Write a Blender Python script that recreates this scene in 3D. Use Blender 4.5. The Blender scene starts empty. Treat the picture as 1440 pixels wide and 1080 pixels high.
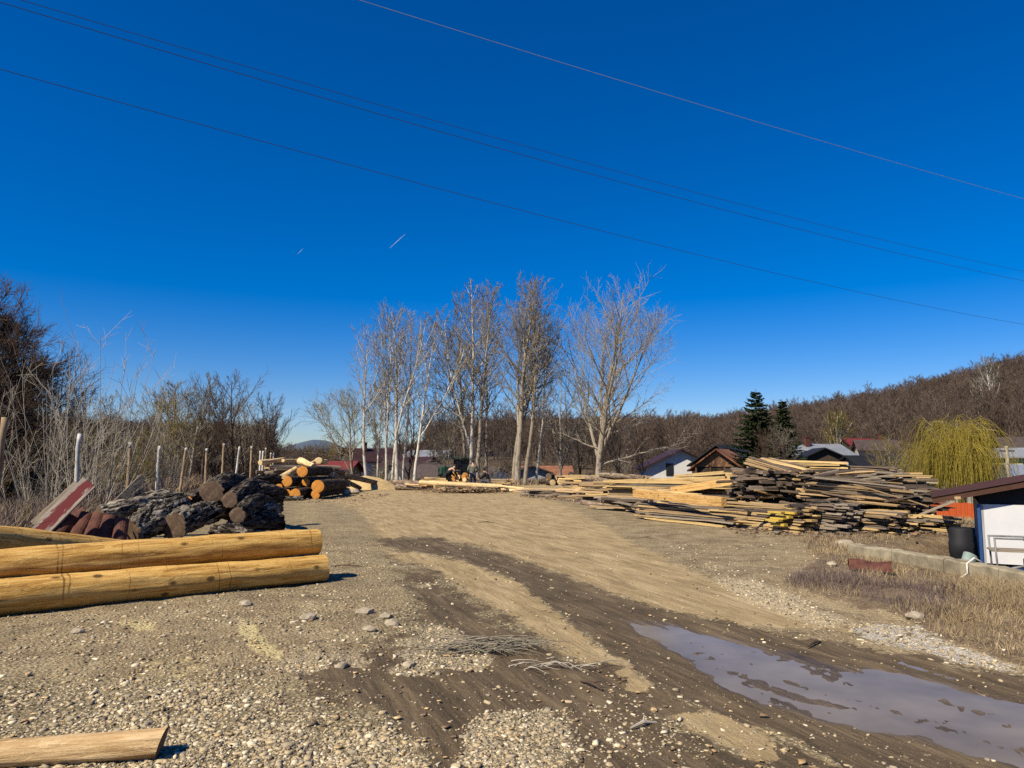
import bpy, bmesh, math, random
import numpy as np
from mathutils import Vector, Matrix, noise as mnoise

R = math.radians
scene = bpy.context.scene
COL = scene.collection
rnd = random.Random(7)
nr = np.random.default_rng(11)

# ------------------------------------------------------------------ camera
F = 1040.0                     # focal length in pixels of a 1440 px wide frame
PITCH = math.atan(110.0 / F)
CAMZ = 1.6
cam_d = bpy.data.cameras.new("camera")
cam = bpy.data.objects.new("camera", cam_d)
COL.objects.link(cam)
cam.location = (0, 0, CAMZ)
cam.rotation_euler = (R(90) + PITCH, 0, 0)
cam_d.sensor_width = 36.0
cam_d.lens = 36.0 * F / 1440.0
cam_d.clip_start = 0.05
cam_d.clip_end = 20000
scene.camera = cam

# ------------------------------------------------------------------ world, sun
SUN = Vector((-0.50, -0.46, 0.73)).normalized()      # direction towards the sun
elev = math.asin(SUN.z)
azim = math.atan2(SUN.x, SUN.y)
world = bpy.data.worlds.new("World")
scene.world = world
world.use_nodes = True
wn = world.node_tree
wn.nodes.clear()
sky = wn.nodes.new("ShaderNodeTexSky")
sky.sky_type = 'NISHITA'
sky.sun_disc = False
sky.sun_elevation = elev
sky.sun_rotation = azim
sky.altitude = 300
sky.air_density = 1.0
sky.dust_density = 0.2
sky.ozone_density = 3.0
hs = wn.nodes.new("ShaderNodeHueSaturation")
hs.inputs["Saturation"].default_value = 1.62
hs.inputs["Value"].default_value = 1.0
bg = wn.nodes.new("ShaderNodeBackground")
bg.inputs["Strength"].default_value = 0.064
wo = wn.nodes.new("ShaderNodeOutputWorld")
wn.links.new(sky.outputs[0], hs.inputs["Color"])
tint = wn.nodes.new("ShaderNodeMix"); tint.data_type = 'RGBA'; tint.blend_type = 'MULTIPLY'
tint.inputs[0].default_value = 1.0
tint.inputs[7].default_value = (0.80, 0.86, 1.18, 1)
wn.links.new(hs.outputs[0], tint.inputs[6])
wn.links.new(tint.outputs[2], bg.inputs[0])
wn.links.new(bg.outputs[0], wo.inputs[0])
sun_d = bpy.data.lights.new("sun", 'SUN')
sun_d.energy = 5.0
sun_d.angle = R(0.5)
sun_d.color = (1.0, 0.89, 0.70)
sun = bpy.data.objects.new("sun", sun_d)
COL.objects.link(sun)
sun.rotation_euler = SUN.to_track_quat('Z', 'Y').to_euler()

scene.view_settings.view_transform = 'Standard'
scene.view_settings.look = 'None'
scene.view_settings.gamma = 1
scene.view_settings.use_curve_mapping = False
scene.view_settings.exposure = 0.62
scene.render.engine = 'CYCLES'
scene.cycles.use_denoising = False
scene.cycles.max_bounces = 5
scene.cycles.diffuse_bounces = 2
scene.cycles.transparent_max_bounces = 8

# ------------------------------------------------------------------ helpers
SP, CP = math.sin(PITCH), math.cos(PITCH)

def ray(px, py):
    cx = (px - 720) / F
    cy = (540 - py) / F
    return Vector((cx, CP - SP * cy, SP + CP * cy))

def W(px, py, z=0.0):
    d = ray(px, py)
    t = (z - CAMZ) / d.z
    return Vector((d.x * t, d.y * t, z))

def WD(px, py, D):
    d = ray(px, py)
    t = D / d.y
    return Vector((d.x * t, D, CAMZ + d.z * t))

def proj(x, y, z):
    """world -> photo pixels, numpy"""
    dz = z - CAMZ
    f = y * CP + dz * SP
    u = -y * SP + dz * CP
    f = np.maximum(f, 0.05)
    return 720 + F * x / f, 540 - F * u / f

def sstep(a, b, x):
    t = np.clip((np.asarray(x, float) - a) / (b - a), 0, 1)
    return t * t * (3 - 2 * t)

def _h(ix, iy, iz, s):
    n = (ix * 374761393 + iy * 668265263 + iz * 2147483647 + s * 1274126177) & 0xffffffff
    n = ((n ^ (n >> 13)) * 1274126177) & 0xffffffff
    n = n ^ (n >> 16)
    return (n & 0xffff) / 65535.0

def vnoise(x, y, z=0.0, s=0):
    x, y, z = np.broadcast_arrays(np.asarray(x, float), np.asarray(y, float), np.asarray(z, float))
    fx, fy, fz = np.floor(x), np.floor(y), np.floor(z)
    ix, iy, iz = fx.astype(np.int64), fy.astype(np.int64), fz.astype(np.int64)
    tx, ty, tz = x - fx, y - fy, z - fz
    tx = tx * tx * (3 - 2 * tx); ty = ty * ty * (3 - 2 * ty); tz = tz * tz * (3 - 2 * tz)
    r = 0
    for a in (0, 1):
        for b in (0, 1):
            for c in (0, 1):
                w = (tx if a else 1 - tx) * (ty if b else 1 - ty) * (tz if c else 1 - tz)
                r = r + w * _h(ix + a, iy + b, iz + c, s)
    return r * 2 - 1

def fbm(x, y, z=0.0, s=0, o=4):
    a, f, r = 0.5, 1.0, 0
    for k in range(o):
        r = r + a * vnoise(np.asarray(x) * f, np.asarray(y) * f, np.asarray(z) * f, s + k)
        a *= 0.5; f *= 2.03
    return r

def polymask(px, py, poly, soft):
    """soft inside mask of a polygon"""
    poly = np.asarray(poly, float)
    n = len(poly)
    inside = np.zeros(px.shape, bool)
    d2 = np.full(px.shape, 1e12)
    for i in range(n):
        x1, y1 = poly[i]; x2, y2 = poly[(i + 1) % n]
        ex, ey = x2 - x1, y2 - y1
        L = ex * ex + ey * ey + 1e-9
        t = np.clip(((px - x1) * ex + (py - y1) * ey) / L, 0, 1)
        # distances down the picture count more: the ground recedes
        dx = px - (x1 + t * ex); dy = (py - (y1 + t * ey)) * 1.6
        d2 = np.minimum(d2, dx * dx + dy * dy)
        c = ((y1 > py) != (y2 > py))
        with np.errstate(divide='ignore', invalid='ignore'):
            xi = (x2 - x1) * (py - y1) / (y2 - y1 if y2 != y1 else 1e-9) + x1
        inside ^= (c & (px < xi))
    d = np.sqrt(d2) * np.where(inside, 1, -1)
    return sstep(-soft, soft, d)

# ------------------------------------------------------------------ terrain height
RIDGE_AZ = [(-900, 3), (0, 2.5), (330, 1.5), (420, -0.8), (520, -0.5), (600, 2.0), (700, 4.5), (900, 5.0),
            (1000, 5.0), (1100, 7.5), (1200, 10), (1300, 14.0), (1440, 19.5), (2400, 24)]
_rx = np.array([a for a, b in RIDGE_AZ], float)
_rz = np.array([b for a, b in RIDGE_AZ], float)
PUDDLE = [(885, 868), (935, 874), (985, 889), (1060, 908), (1130, 921), (1200, 937), (1262, 940), (1330, 953), (1440, 985), (1600, 1025), (1640, 1100),
          (1440, 1076), (1330, 1048), (1240, 1032), (1150, 1012), (1070, 985), (1000, 948), (950, 915), (905, 888)]
MUD1 = [(530, 757), (600, 757), (660, 766), (720, 783), (800, 810), (870, 840), (960, 864), (1060, 882), (1180, 902),
        (1300, 925), (1440, 955), (1650, 1000), (1700, 1300), (1300, 1110), (1130, 1048), (1010, 1003), (930, 964), (860, 918), (820, 887), (770, 848),
        (720, 812), (650, 787), (590, 777), (540, 770)]
MUD2 = [(548, 785), (600, 800), (640, 828), (700, 862), (760, 900), (820, 945), (900, 990), (980, 1035), (1100, 1085), (1200, 1300), (700, 1300),
        (620, 1060), (540, 1000), (430, 965), (380, 935), (470, 912), (560, 892), (590, 855), (562, 815)]
DIRT = [(430, 700), (470, 686), (560, 684), (745, 690), (800, 712), (860, 745), (960, 800), (1100, 852), (1195, 885), (1060, 884), (960, 868),
        (870, 842), (800, 812), (720, 785), (660, 768), (600, 757), (560, 757), (540, 768), (590, 775), (650, 785), (720, 812), (770, 846), (860, 918), (930, 962),
        (1010, 1002), (1130, 1048), (1300, 1110), (1500, 1300), (1150, 1300), (1090, 1085), (980, 1035), (900, 988), (820, 942), (760, 898), (700, 860), (600, 800), (548, 785),
        (530, 755), (520, 735), (500, 715)]
KERB = ((6.62, 14.9), (6.95, 8.0))

def hill(x, y):
    r = np.hypot(x, y)
    az = np.arctan2(x, np.maximum(y, 1e-3))
    az = np.where(y > 0, az, np.sign(x) * math.pi / 2)
    px = 720 + F * np.tan(np.clip(az, -1.25, 1.25))
    hz = np.interp(px, _rx, _rz)
    n = fbm(x / 60, y / 60, 0, 5, 3) * 3.0
    z = -4 + (hz + 4) * sstep(80, 225, r) + n * sstep(100, 200, r) * 0.7
    z = z - 8 * sstep(240, 600, r)
    # a knoll with houses behind the middle trees
    z = z + 4.5 * np.exp(-(((x + 8) / 28) ** 2 + ((y - 125) / 26) ** 2))
    return z

def gz_base(x, y):
    x = np.asarray(x, float); y = np.asarray(y, float)
    r = np.hypot(x, y)
    z = 0.035 * fbm(x / 3.0, y / 3.0, 0, 2, 3) * sstep(60, 20, r)
    z = z + 0.0 * x
    # falls away past the end of the yard
    edge = 58 + 2.5 * vnoise(x / 9, y / 9, 0, 3)
    tv = sstep(0, 16, y - edge)
    # left of the fence
    tl = sstep(1.5, 9, (-4.2 - 0.33 * y) - x)
    # right: behind the low concrete wall and past the stacks
    xw = 6.3 + .203 * (13.1 - np.clip(y, 4, 14))
    xe = xw + (12.6 - xw) * sstep(13.2, 19.5, y)
    tr = sstep(0, 1.4 + 2.6 * sstep(15, 19, y), x - xe) * sstep(2, 5, y) * (0.33 + .20 * sstep(16, 22, y))
    tr2 = sstep(0, 10, x - 17)
    side = -1.0 * tl * 0.8 - 1.2 * tr - 1.2 * tr2
    side = side * (1 - tv)
    far = hill(x, y)
    tfar = sstep(62, 84, r)
    z = z + side
    z = z * (1 - tv) - 4.0 * tv
    z = z * (1 - tfar) + far * tfar
    return z

def masks(x, y):
    zz = np.zeros_like(x)
    px, py = proj(x, y, zz)
    ok = (y > 0.6)
    nx = 14 * fbm(x * 1.3, y * 1.3, 0, 21, 3) + 10 * fbm(x * 5, y * 5, 0, 24, 2)
    # wobble shrinks with distance
    k = np.clip(6.0 / np.maximum(y, 3), 0.15, 1.6)
    qx = px + nx * k; qy = py + 0.6 * k * (12 * fbm(x * 1.5 + 9, y * 1.5, 0, 31, 3) + 8 * fbm(x * 6, y * 6, 0, 34, 2))
    mud1 = polymask(qx, qy, MUD1, 16)
    mud2 = polymask(qx, qy, MUD2, 48)
    dirt = polymask(qx, qy, DIRT, 26)
    pud = polymask(qx, qy, PUDDLE, 9)
    mud3 = polymask(qx, qy, [(690, 885), (860, 930), (935, 968), (1010, 1006), (1130, 1052), (1300, 1115), (1000, 1400), (640, 1400), (610, 1010), (640, 930)], 24) * sstep(-.20, .06, fbm(x * 1.7, y * 1.7, 0, 44, 4))
    dirt = dirt * (1 - .45 * mud3)
    mud2o = mud2 * (1 - .8 * polymask(qx, qy, [(760, 900), (930, 960), (1300, 1110), (1300, 1400), (830, 1400), (800, 1000)], 20))
    mud2 = np.maximum(mud2, mud3)
    far = sstep(40, 46, y)
    m = dict(mud=np.where(ok, np.maximum(mud1, mud2 * 0.9), 0), dirt=np.where(ok, np.maximum(dirt, far), 0), pud=np.where(ok, pud, 0))
    # patches of gravel lying on the left mud
    patch = sstep(0.02, 0.28, fbm(x * 1.1 + 3, y * 1.1, 0, 41, 4) + 0.25 * polymask(qx, qy, [(560, 915), (640, 905), (740, 935), (760, 990), (860, 1060), (700, 1090), (600, 1010)], 30) - 0.05)
    m['patch'] = mud2o * (1 - mud1) * patch
    m['weed'] = np.where(ok, polymask(qx, qy, [(1120, 742), (1320, 735), (1600, 740), (1900, 900), (1700, 1000), (1440, 945), (1330, 905), (1260, 870), (1190, 850), (1110, 822), (1150, 790)], 14), 0)
    m['lime'] = np.where(ok, polymask(qx, qy, [(1195, 884), (1230, 878), (1290, 884), (1350, 912), (1440, 948), (1400, 945), (1320, 926), (1240, 902)], 8), 0)
    saw = polymask(qx, qy, [(330, 872), (362, 878), (380, 900), (405, 918), (400, 932), (365, 925), (340, 900)], 14)
    saw = np.maximum(saw, 0.8 * polymask(qx, qy, [(165, 875), (215, 872), (225, 890), (185, 892)], 9))
    saw = np.maximum(saw, 0.45 * polymask(qx, qy, [(412, 705), (445, 700), (455, 735), (430, 742), (410, 728)], 10))
    saw = np.maximum(saw, 0.5 * polymask(qx, qy, [(160, 930), (260, 915), (330, 940), (300, 985), (200, 960)], 30))
    m['saw'] = np.where(ok, saw, 0)
    m['lg'] = np.where(ok, polymask(qx, qy, [(1000, 812), (1060, 815), (1130, 842), (1205, 880), (1150, 880), (1060, 850)], 10), 0)
    return m

def gz(x, y, fine=True):
    x = np.asarray(x, float); y = np.asarray(y, float)
    z = gz_base(x, y)
    r = np.hypot(x, y)
    near = sstep(34, 16, r)
    m = masks(x, y)
    z0 = z
    flat = np.maximum(m['mud'], m['pud'])
    z = z * (1 - 0.7 * m['mud'] * near)
    z = z - 0.012 * m['mud'] * (1 - m['pud'])
    # track ruts run with the muddy lane
    s = (x * 0.925 + y * 0.375)
    rut = 0.009 * np.sin(s * 15 + 3 * fbm(x * .6, y * .6, 0, 51, 2)) * np.maximum(m['mud'], .5 * m['dirt']) * near * (.4 + .6 * fbm(x, y, 0, 53, 2) ** 2 * 6)
    z = z + rut
    rough = 0.022 * (0.2 + 0.8 * (1 - m['dirt'])) * (1 - 0.7 * flat)
    z = z + rough * fbm(x * 4, y * 4, 0, 61, 3) * near
    clod = np.maximum(0, m['mud'] * (1 - m['mud'])) * 4
    z = z + clod * 0.035 * np.abs(fbm(x * 8, y * 8, 0, 66, 3)) * near
    basin = m['pud']
    z = np.where(basin > 0.01, z * (1 - basin) + basin * (-0.031 + 0.030 * fbm((x * .925 + y * .375) * 4.5, (y * .925 - x * .375) * 1.1, 0, 71, 5) * .55 + .010 * fbm(x * 16, y * 16, 0, 75, 3)), z)
    z = z + 0.10 * m['weed'] * near * (1 - sstep(5.3, 5.9, x)) * (0.7 + fbm(x * .9, y * .9, 0, 81, 2))
    return z

def g1(x, y):
    return float(gz(np.array([x]), np.array([y]))[0])

# ------------------------------------------------------------------ mesh helpers
def mesh_np(name, V, quads=None, tris=None, mats=(), midx=None, smooth=False):
    me = bpy.data.meshes.new(name)
    V = np.asarray(V, np.float32).reshape(-1, 3)
    nq = 0 if quads is None else len(quads)
    nt = 0 if tris is None else len(tris)
    me.vertices.add(len(V)); me.vertices.foreach_set("co", V.ravel())
    loops = []
    if nq: loops.append(np.asarray(quads, np.int32).ravel())
    if nt: loops.append(np.asarray(tris, np.int32).ravel())
    loops = np.concatenate(loops)
    me.loops.add(len(loops)); me.loops.foreach_set("vertex_index", loops)
    me.polygons.add(nq + nt)
    starts = np.concatenate([np.arange(nq) * 4, nq * 4 + np.arange(nt) * 3]).astype(np.int32)
    me.polygons.foreach_set("loop_start", starts)
    me.polygons.foreach_set("loop_total", np.concatenate([np.full(nq, 4), np.full(nt, 3)]).astype(np.int32))
    if midx is not None: me.polygons.foreach_set("material_index", np.asarray(midx, np.int32))
    if smooth: me.polygons.foreach_set("use_smooth", np.ones(nq + nt, bool))
    for m in mats: me.materials.append(m)
    me.update(calc_edges=True)
    return me

def link(name, me, parent=None, loc=None, rot=None, scale=None):
    o = bpy.data.objects.new(name, me)
    COL.objects.link(o)
    if parent is not None: o.parent = parent
    if loc is not None: o.location = loc
    if rot is not None: o.rotation_euler = rot
    if scale is not None: o.scale = scale
    return o

def tag(o, label=None, cat=None, group=None, kind=None):
    if label: o["label"] = label
    if cat: o["category"] = cat
    if group: o["group"] = group
    if kind: o["kind"] = kind
    return o

def empty(name, loc=(0, 0, 0), rz=0.0):
    o = bpy.data.objects.new(name, None)
    COL.objects.link(o)
    o.location = loc; o.rotation_euler = (0, 0, rz)
    o.empty_display_size = 0.2
    return o

def copy_tree(o, parent=None):
    c = o.copy(); COL.objects.link(c)
    if parent is not None: c.parent = parent
    for ch in list(o.children): copy_tree(ch, c)
    return c

class MB:
    """collects simple shapes into one mesh"""
    def __init__(s): s.v = []; s.f = []; s.m = []; s.n = 0
    def add(s, v, f, m=0):
        s.v.extend([tuple(q) for q in v]); s.f.extend([tuple(i + s.n for i in q) for q in f]); s.m.extend([m] * len(f)); s.n += len(v)
    def box(s, c, d, rot=None, m=0):
        x, y, z = d[0] / 2, d[1] / 2, d[2] / 2
        v = [Vector((a * x, b * y, e * z)) for a in (-1, 1) for b in (-1, 1) for e in (-1, 1)]
        if rot is not None: v = [rot @ q for q in v]
        c = Vector(c)
        s.add([q + c for q in v], [(0, 1, 3, 2), (4, 6, 7, 5), (0, 4, 5, 1), (2, 3, 7, 6), (0, 2, 6, 4), (1, 5, 7, 3)], m)
    def bar(s, a, b, w, h, m=0, up=(0, 0, 1)):
        a, b = Vector(a), Vector(b)
        x = (b - a); L = x.length; x.normalize()
        y = Vector(up).cross(x)
        if y.length < 1e-4: y = Vector((0, 1, 0)).cross(x)
        y.normalize(); z = x.cross(y)
        s.box((a + b) / 2, (L, w, h), Matrix((x, y, z)).transposed(), m)
    def tube(s, pts, rad, n=8, m=0, cap=True):
        pts = [Vector(p) for p in pts]
        if not hasattr(rad, '__len__'): rad = [rad] * len(pts)
        prev = None; base = s.n
        V = []
        for i, p in enumerate(pts):
            t = (pts[min(i + 1, len(pts) - 1)] - pts[max(i - 1, 0)]).normalized()
            if prev is None:
                a = Vector((0, 0, 1)) if abs(t.z) < 0.9 else Vector((1, 0, 0))
                u = t.cross(a).normalized()
            else:
                u = (prev - t * prev.dot(t)).normalized()
            prev = u; w = t.cross(u)
            for k in range(n):
                an = 2 * math.pi * k / n
                V.append(p + (u * math.cos(an) + w * math.sin(an)) * rad[i])
        Fc = []
        for i in range(len(pts) - 1):
            for k in range(n):
                Fc.append((i * n + k, i * n + (k + 1) % n, (i + 1) * n + (k + 1) % n, (i + 1) * n + k))
        if cap:
            Fc.append(tuple(range(n))[::-1]); Fc.append(tuple((len(pts) - 1) * n + k for k in range(n)))
        s.add(V, Fc, m)
    def poly(s, pts, m=0): s.add(pts, [tuple(range(len(pts)))], m)
    def prism(s, pts, off, m=0):
        n = len(pts); off = Vector(off)
        v = [Vector(p) for p in pts] + [Vector(p) + off for p in pts]
        f = [tuple(range(n))[::-1], tuple(range(n, 2 * n))] + [(i, (i + 1) % n, n + (i + 1) % n, n + i) for i in range(n)]
        s.add(v, f, m)
    def build(s, name, mats, parent=None, smooth=False, bevel=0.0):
        me = bpy.data.meshes.new(name)
        me.from_pydata(s.v, [], s.f)
        if not isinstance(mats, (list, tuple)): mats = [mats]
        for q in mats: me.materials.append(q)
        if len(mats) > 1: me.polygons.foreach_set("material_index", s.m)
        bm = bmesh.new(); bm.from_mesh(me); bmesh.ops.recalc_face_normals(bm, faces=bm.faces)
        if bevel: bmesh.ops.bevel(bm, geom=bm.edges[:], offset=bevel, segments=1, affect='EDGES')
        bm.to_mesh(me); bm.free()
        if smooth:
            me.polygons.foreach_set("use_smooth", [len(p.vertices) == 4 for p in me.polygons])
        me.update()
        return link(name, me, parent)

# ------------------------------------------------------------------ materials
def newmat(name, rough=0.85, spec=0.3):
    m = bpy.data.materials.new(name); m.use_nodes = True
    nt = m.node_tree
    b = nt.nodes["Principled BSDF"]
    b.inputs["Roughness"].default_value = rough
    b.inputs["Specular IOR Level"].default_value = spec
    return m, nt, b

def N(nt, typ, **kw):
    n = nt.nodes.new(typ)
    for k, v in kw.items():
        if k in n.inputs: n.inputs[k].default_value = v
        else: setattr(n, k, v)
    return n

def coord(nt, kind="Object", scale=(1, 1, 1), rot=(0, 0, 0)):
    mp = N(nt, "ShaderNodeMapping")
    mp.inputs["Scale"].default_value = scale; mp.inputs["Rotation"].default_value = rot
    if kind == "World":
        g = N(nt, "ShaderNodeNewGeometry"); src = g.outputs["Position"]
        if rot[2]:       # turn first, stretch after
            m0 = N(nt, "ShaderNodeMapping"); m0.inputs["Rotation"].default_value = rot
            mp.inputs["Rotation"].default_value = (0, 0, 0)
            nt.links.new(src, m0.inputs[0]); src = m0.outputs[0]
        nt.links.new(src, mp.inputs[0])
    else:
        t = N(nt, "ShaderNodeTexCoord"); nt.links.new(t.outputs[kind], mp.inputs[0])
    return mp.outputs[0]

def noise(nt, vec, scale, detail=4, rough=0.6, dist=0.0):
    n = N(nt, "ShaderNodeTexNoise"); n.inputs["Scale"].default_value = scale
    n.inputs["Detail"].default_value = detail; n.inputs["Roughness"].default_value = rough
    n.inputs["Distortion"].default_value = dist
    nt.links.new(vec, n.inputs["Vector"])
    return n.outputs["Fac"]

def ramp(nt, fac, stops, interp='LINEAR'):
    r = N(nt, "ShaderNodeValToRGB"); cr = r.color_ramp; cr.interpolation = interp
    while len(cr.elements) > 1: cr.elements.remove(cr.elements[-1])
    for i, (p, c) in enumerate(stops):
        e = cr.elements[0] if i == 0 else cr.elements.new(p)
        e.position = p
        e.color = (c, c, c, 1) if not hasattr(c, '__len__') else (c[0], c[1], c[2], 1)
    nt.links.new(fac, r.inputs[0])
    return r.outputs[0]

def mix(nt, fac, a, b, mode='MIX'):
    n = N(nt, "ShaderNodeMix"); n.data_type = 'RGBA'; n.blend_type = mode
    for sock, val in ((n.inputs[0], fac), (n.inputs[6], a), (n.inputs[7], b)):
        if isinstance(val, (int, float)): sock.default_value = val
        elif isinstance(val, tuple): sock.default_value = (*val, 1)[:4]
        else: nt.links.new(val, sock)
    return n.outputs[2]

def math_(nt, op, a, b=0.0, clamp=False):
    n = N(nt, "ShaderNodeMath"); n.operation = op; n.use_clamp = clamp
    for s, v in ((n.inputs[0], a), (n.inputs[1], b)):
        if isinstance(v, (int, float)): s.default_value = v
        else: nt.links.new(v, s)
    return n.outputs[0]

def bump(nt, b, h, strength=0.5, dist=0.02, prev=None):
    n = N(nt, "ShaderNodeBump"); n.inputs["Strength"].default_value = strength; n.inputs["Distance"].default_value = dist
    nt.links.new(h, n.inputs["Height"])
    if prev is not None: nt.links.new(prev, n.inputs["Normal"])
    if b is not None: nt.links.new(n.outputs[0], b.inputs["Normal"])
    return n.outputs[0]

def setc(nt, b, c): nt.links.new(c, b.inputs["Base Color"])

def simple(name, c1, c2, scale=3.0, rough=0.85, spec=0.3, bs=0.3, bd=0.01, stretch=(1, 1, 1), vary=0.0, kind="Object"):
    m, nt, b = newmat(name, rough, spec)
    v = coord(nt, kind, stretch)
    n = noise(nt, v, scale, 5, 0.65)
    c = ramp(nt, n, [(0.3, c1), (0.7, c2)])
    if vary:
        oi = N(nt, "ShaderNodeObjectInfo")
        k = ramp(nt, oi.outputs["Random"], [(0, 1 - vary), (1, 1 + vary)])
        c = mix(nt, 1.0, c, k, 'MULTIPLY')
    setc(nt, b, c)
    if bs: bump(nt, b, n, bs, bd)
    return m

def wood_mat(name, base, dark, light, axis=0, knots=True, rings=False, vary=0.15, rough=0.75, grey=0.0):
    """timber with the grain along one local axis"""
    m, nt, b = newmat(name, rough, 0.25)
    st = [9.0, 9.0, 9.0]; st[axis] = 0.55
    oi = N(nt, "ShaderNodeObjectInfo")
    t = N(nt, "ShaderNodeTexCoord")
    add = N(nt, "ShaderNodeVectorMath"); add.operation = 'ADD'
    comb = N(nt, "ShaderNodeCombineXYZ")
    for i in range(3):
        nt.links.new(math_(nt, 'MULTIPLY', oi.outputs["Random"], 37.0 + 11 * i), comb.inputs[i])
    nt.links.new(t.outputs["Object"], add.inputs[0]); nt.links.new(comb.outputs[0], add.inputs[1])
    mp = N(nt, "ShaderNodeMapping"); mp.inputs["Scale"].default_value = st
    nt.links.new(add.outputs[0], mp.inputs[0])
    g = noise(nt, mp.outputs[0], 2.2, 6, 0.65, 0.6)
    g2 = noise(nt, add.outputs[0], 2.0, 4, 0.6)
    c = ramp(nt, g, [(0.34, dark), (0.47, base), (0.64, light)])
    c = mix(nt, ramp(nt, g2, [(0.45, 0.0), (0.80, 0.35)]), c, tuple(0.6 * q for q in base))
    hgt = g
    s3 = [17.0, 17.0, 17.0]; s3[axis] = 2.6
    mp3 = N(nt, "ShaderNodeMapping"); mp3.inputs["Scale"].default_value = s3
    nt.links.new(add.outputs[0], mp3.inputs[0])
    sh = noise(nt, mp3.outputs[0], 1.0, 8, 0.75, 1.5)
    if knots:
        c = mix(nt, ramp(nt, sh, [(0.53, 0.0), (0.57, 0.8)]), c, light)
        c = mix(nt, ramp(nt, sh, [(0.37, 0.6), (0.41, 0.0)]), c, dark)
        hgt = math_(nt, 'ADD', g, sh)
    if knots:
        s2 = [5.0, 5.0, 5.0]; s2[axis] = 3.0
        mp2 = N(nt, "ShaderNodeMapping"); mp2.inputs["Scale"].default_value = s2
        nt.links.new(add.outputs[0], mp2.inputs[0])
        vo = N(nt, "ShaderNodeTexVoronoi"); vo.inputs["Scale"].default_value = 0.9
        nt.links.new(mp2.outputs[0], vo.inputs["Vector"])
        kk = ramp(nt, vo.outputs["Distance"], [(0.09, 1.0), (0.17, 0.0)])
        kk = math_(nt, 'MULTIPLY', kk, 0.85)
        c = mix(nt, kk, c, tuple(0.22 * q for q in dark))
    if rings:
        sx = N(nt, "ShaderNodeSeparateXYZ"); nt.links.new(t.outputs["Object"], sx.inputs[0])
        wob = noise(nt, add.outputs[0], 3.0, 3, 0.5)
        xx = math_(nt, 'ADD', sx.outputs[axis], math_(nt, 'MULTIPLY', wob, 0.12))
        n1d = N(nt, 'ShaderNodeTexNoise'); n1d.noise_dimensions = '1D'; n1d.inputs['Scale'].default_value = 3.1; n1d.inputs['Detail'].default_value = 0; nt.links.new(xx, n1d.inputs['W'])
        band = ramp(nt, n1d.outputs['Fac'], [(0.595, 0.0), (0.60, 1.0), (0.607, 1.0), (0.612, 0.0)])
        br = ramp(nt, noise(nt, add.outputs[0], 2.7, 3), [(0.42, 0.0), (0.56, 0.8)])
        c = mix(nt, math_(nt, 'MULTIPLY', band, br), c, tuple(0.12 * q for q in base))
    k = ramp(nt, oi.outputs["Random"], [(0, 1 - vary), (1, 1 + vary)])
    c = mix(nt, 1.0, c, k, 'MULTIPLY')
    setc(nt, b, c)
    bump(nt, b, hgt, 0.9, 0.018)
    return m

M = {}
M['peeled'] = wood_mat("peeled_wood", (0.47, 0.26, 0.060), (0.22, 0.10, 0.020), (0.62, 0.40, 0.13), rings=True, vary=0.06)
M['peeled_pale'] = wood_mat("pale_peeled_wood", (0.58, 0.40, 0.19), (0.30, 0.17, 0.07), (0.72, 0.54, 0.30), vary=0.1)
M['stub'] = wood_mat("weathered_peeled_wood", (0.42, 0.27, 0.12), (0.13, 0.07, 0.03), (0.58, 0.42, 0.23), vary=0.05)
M['cut'] = None

def cut_mat(name, c0, c1, ringc, scale=26):
    m, nt, b = newmat(name, 0.85, 0.2)
    v = coord(nt, "Object")
    sep = N(nt, "ShaderNodeSeparateXYZ"); nt.links.new(v, sep.inputs[0])
    y, z = sep.outputs[1], sep.outputs[2]
    rr = math_(nt, 'SQRT', math_(nt, 'ADD', math_(nt, 'MULTIPLY', y, y), math_(nt, 'MULTIPLY', z, z)))
    n1 = noise(nt, v, 6, 4, 0.7)
    rad = math_(nt, 'ADD', rr, math_(nt, 'MULTIPLY', n1, 0.05))
    w = math_(nt, 'SINE', math_(nt, 'MULTIPLY', rad, scale * 6.28))
    c = mix(nt, ramp(nt, n1, [(0.35, 0), (0.65, 1)]), c0, c1)
    c = mix(nt, ramp(nt, w, [(0.3, 0.0), (1.0, 0.35)]), c, ringc)
    n2 = noise(nt, coord(nt, "Object", (1, 3, 1)), 9, 3, 0.7)
    c = mix(nt, ramp(nt, n2, [(0.6, 0.0), (0.72, 0.5)]), c, ringc)
    setc(nt, b, c); bump(nt, b, n2, 0.5, 0.01)
    return m
M['cut_orange'] = cut_mat("fresh_cut_wood", (0.48, 0.185, 0.03), (0.60, 0.28, 0.06), (0.22, 0.075, 0.015), 14)
M['cut_grey'] = cut_mat("old_cut_wood", (0.085, 0.055, 0.035), (0.16, 0.11, 0.075), (0.05, 0.03, 0.02), 12)
M['cut_pale'] = cut_mat("pale_cut_wood", (0.60, 0.42, 0.20), (0.72, 0.55, 0.30), (0.35, 0.2, 0.08), 14)

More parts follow.
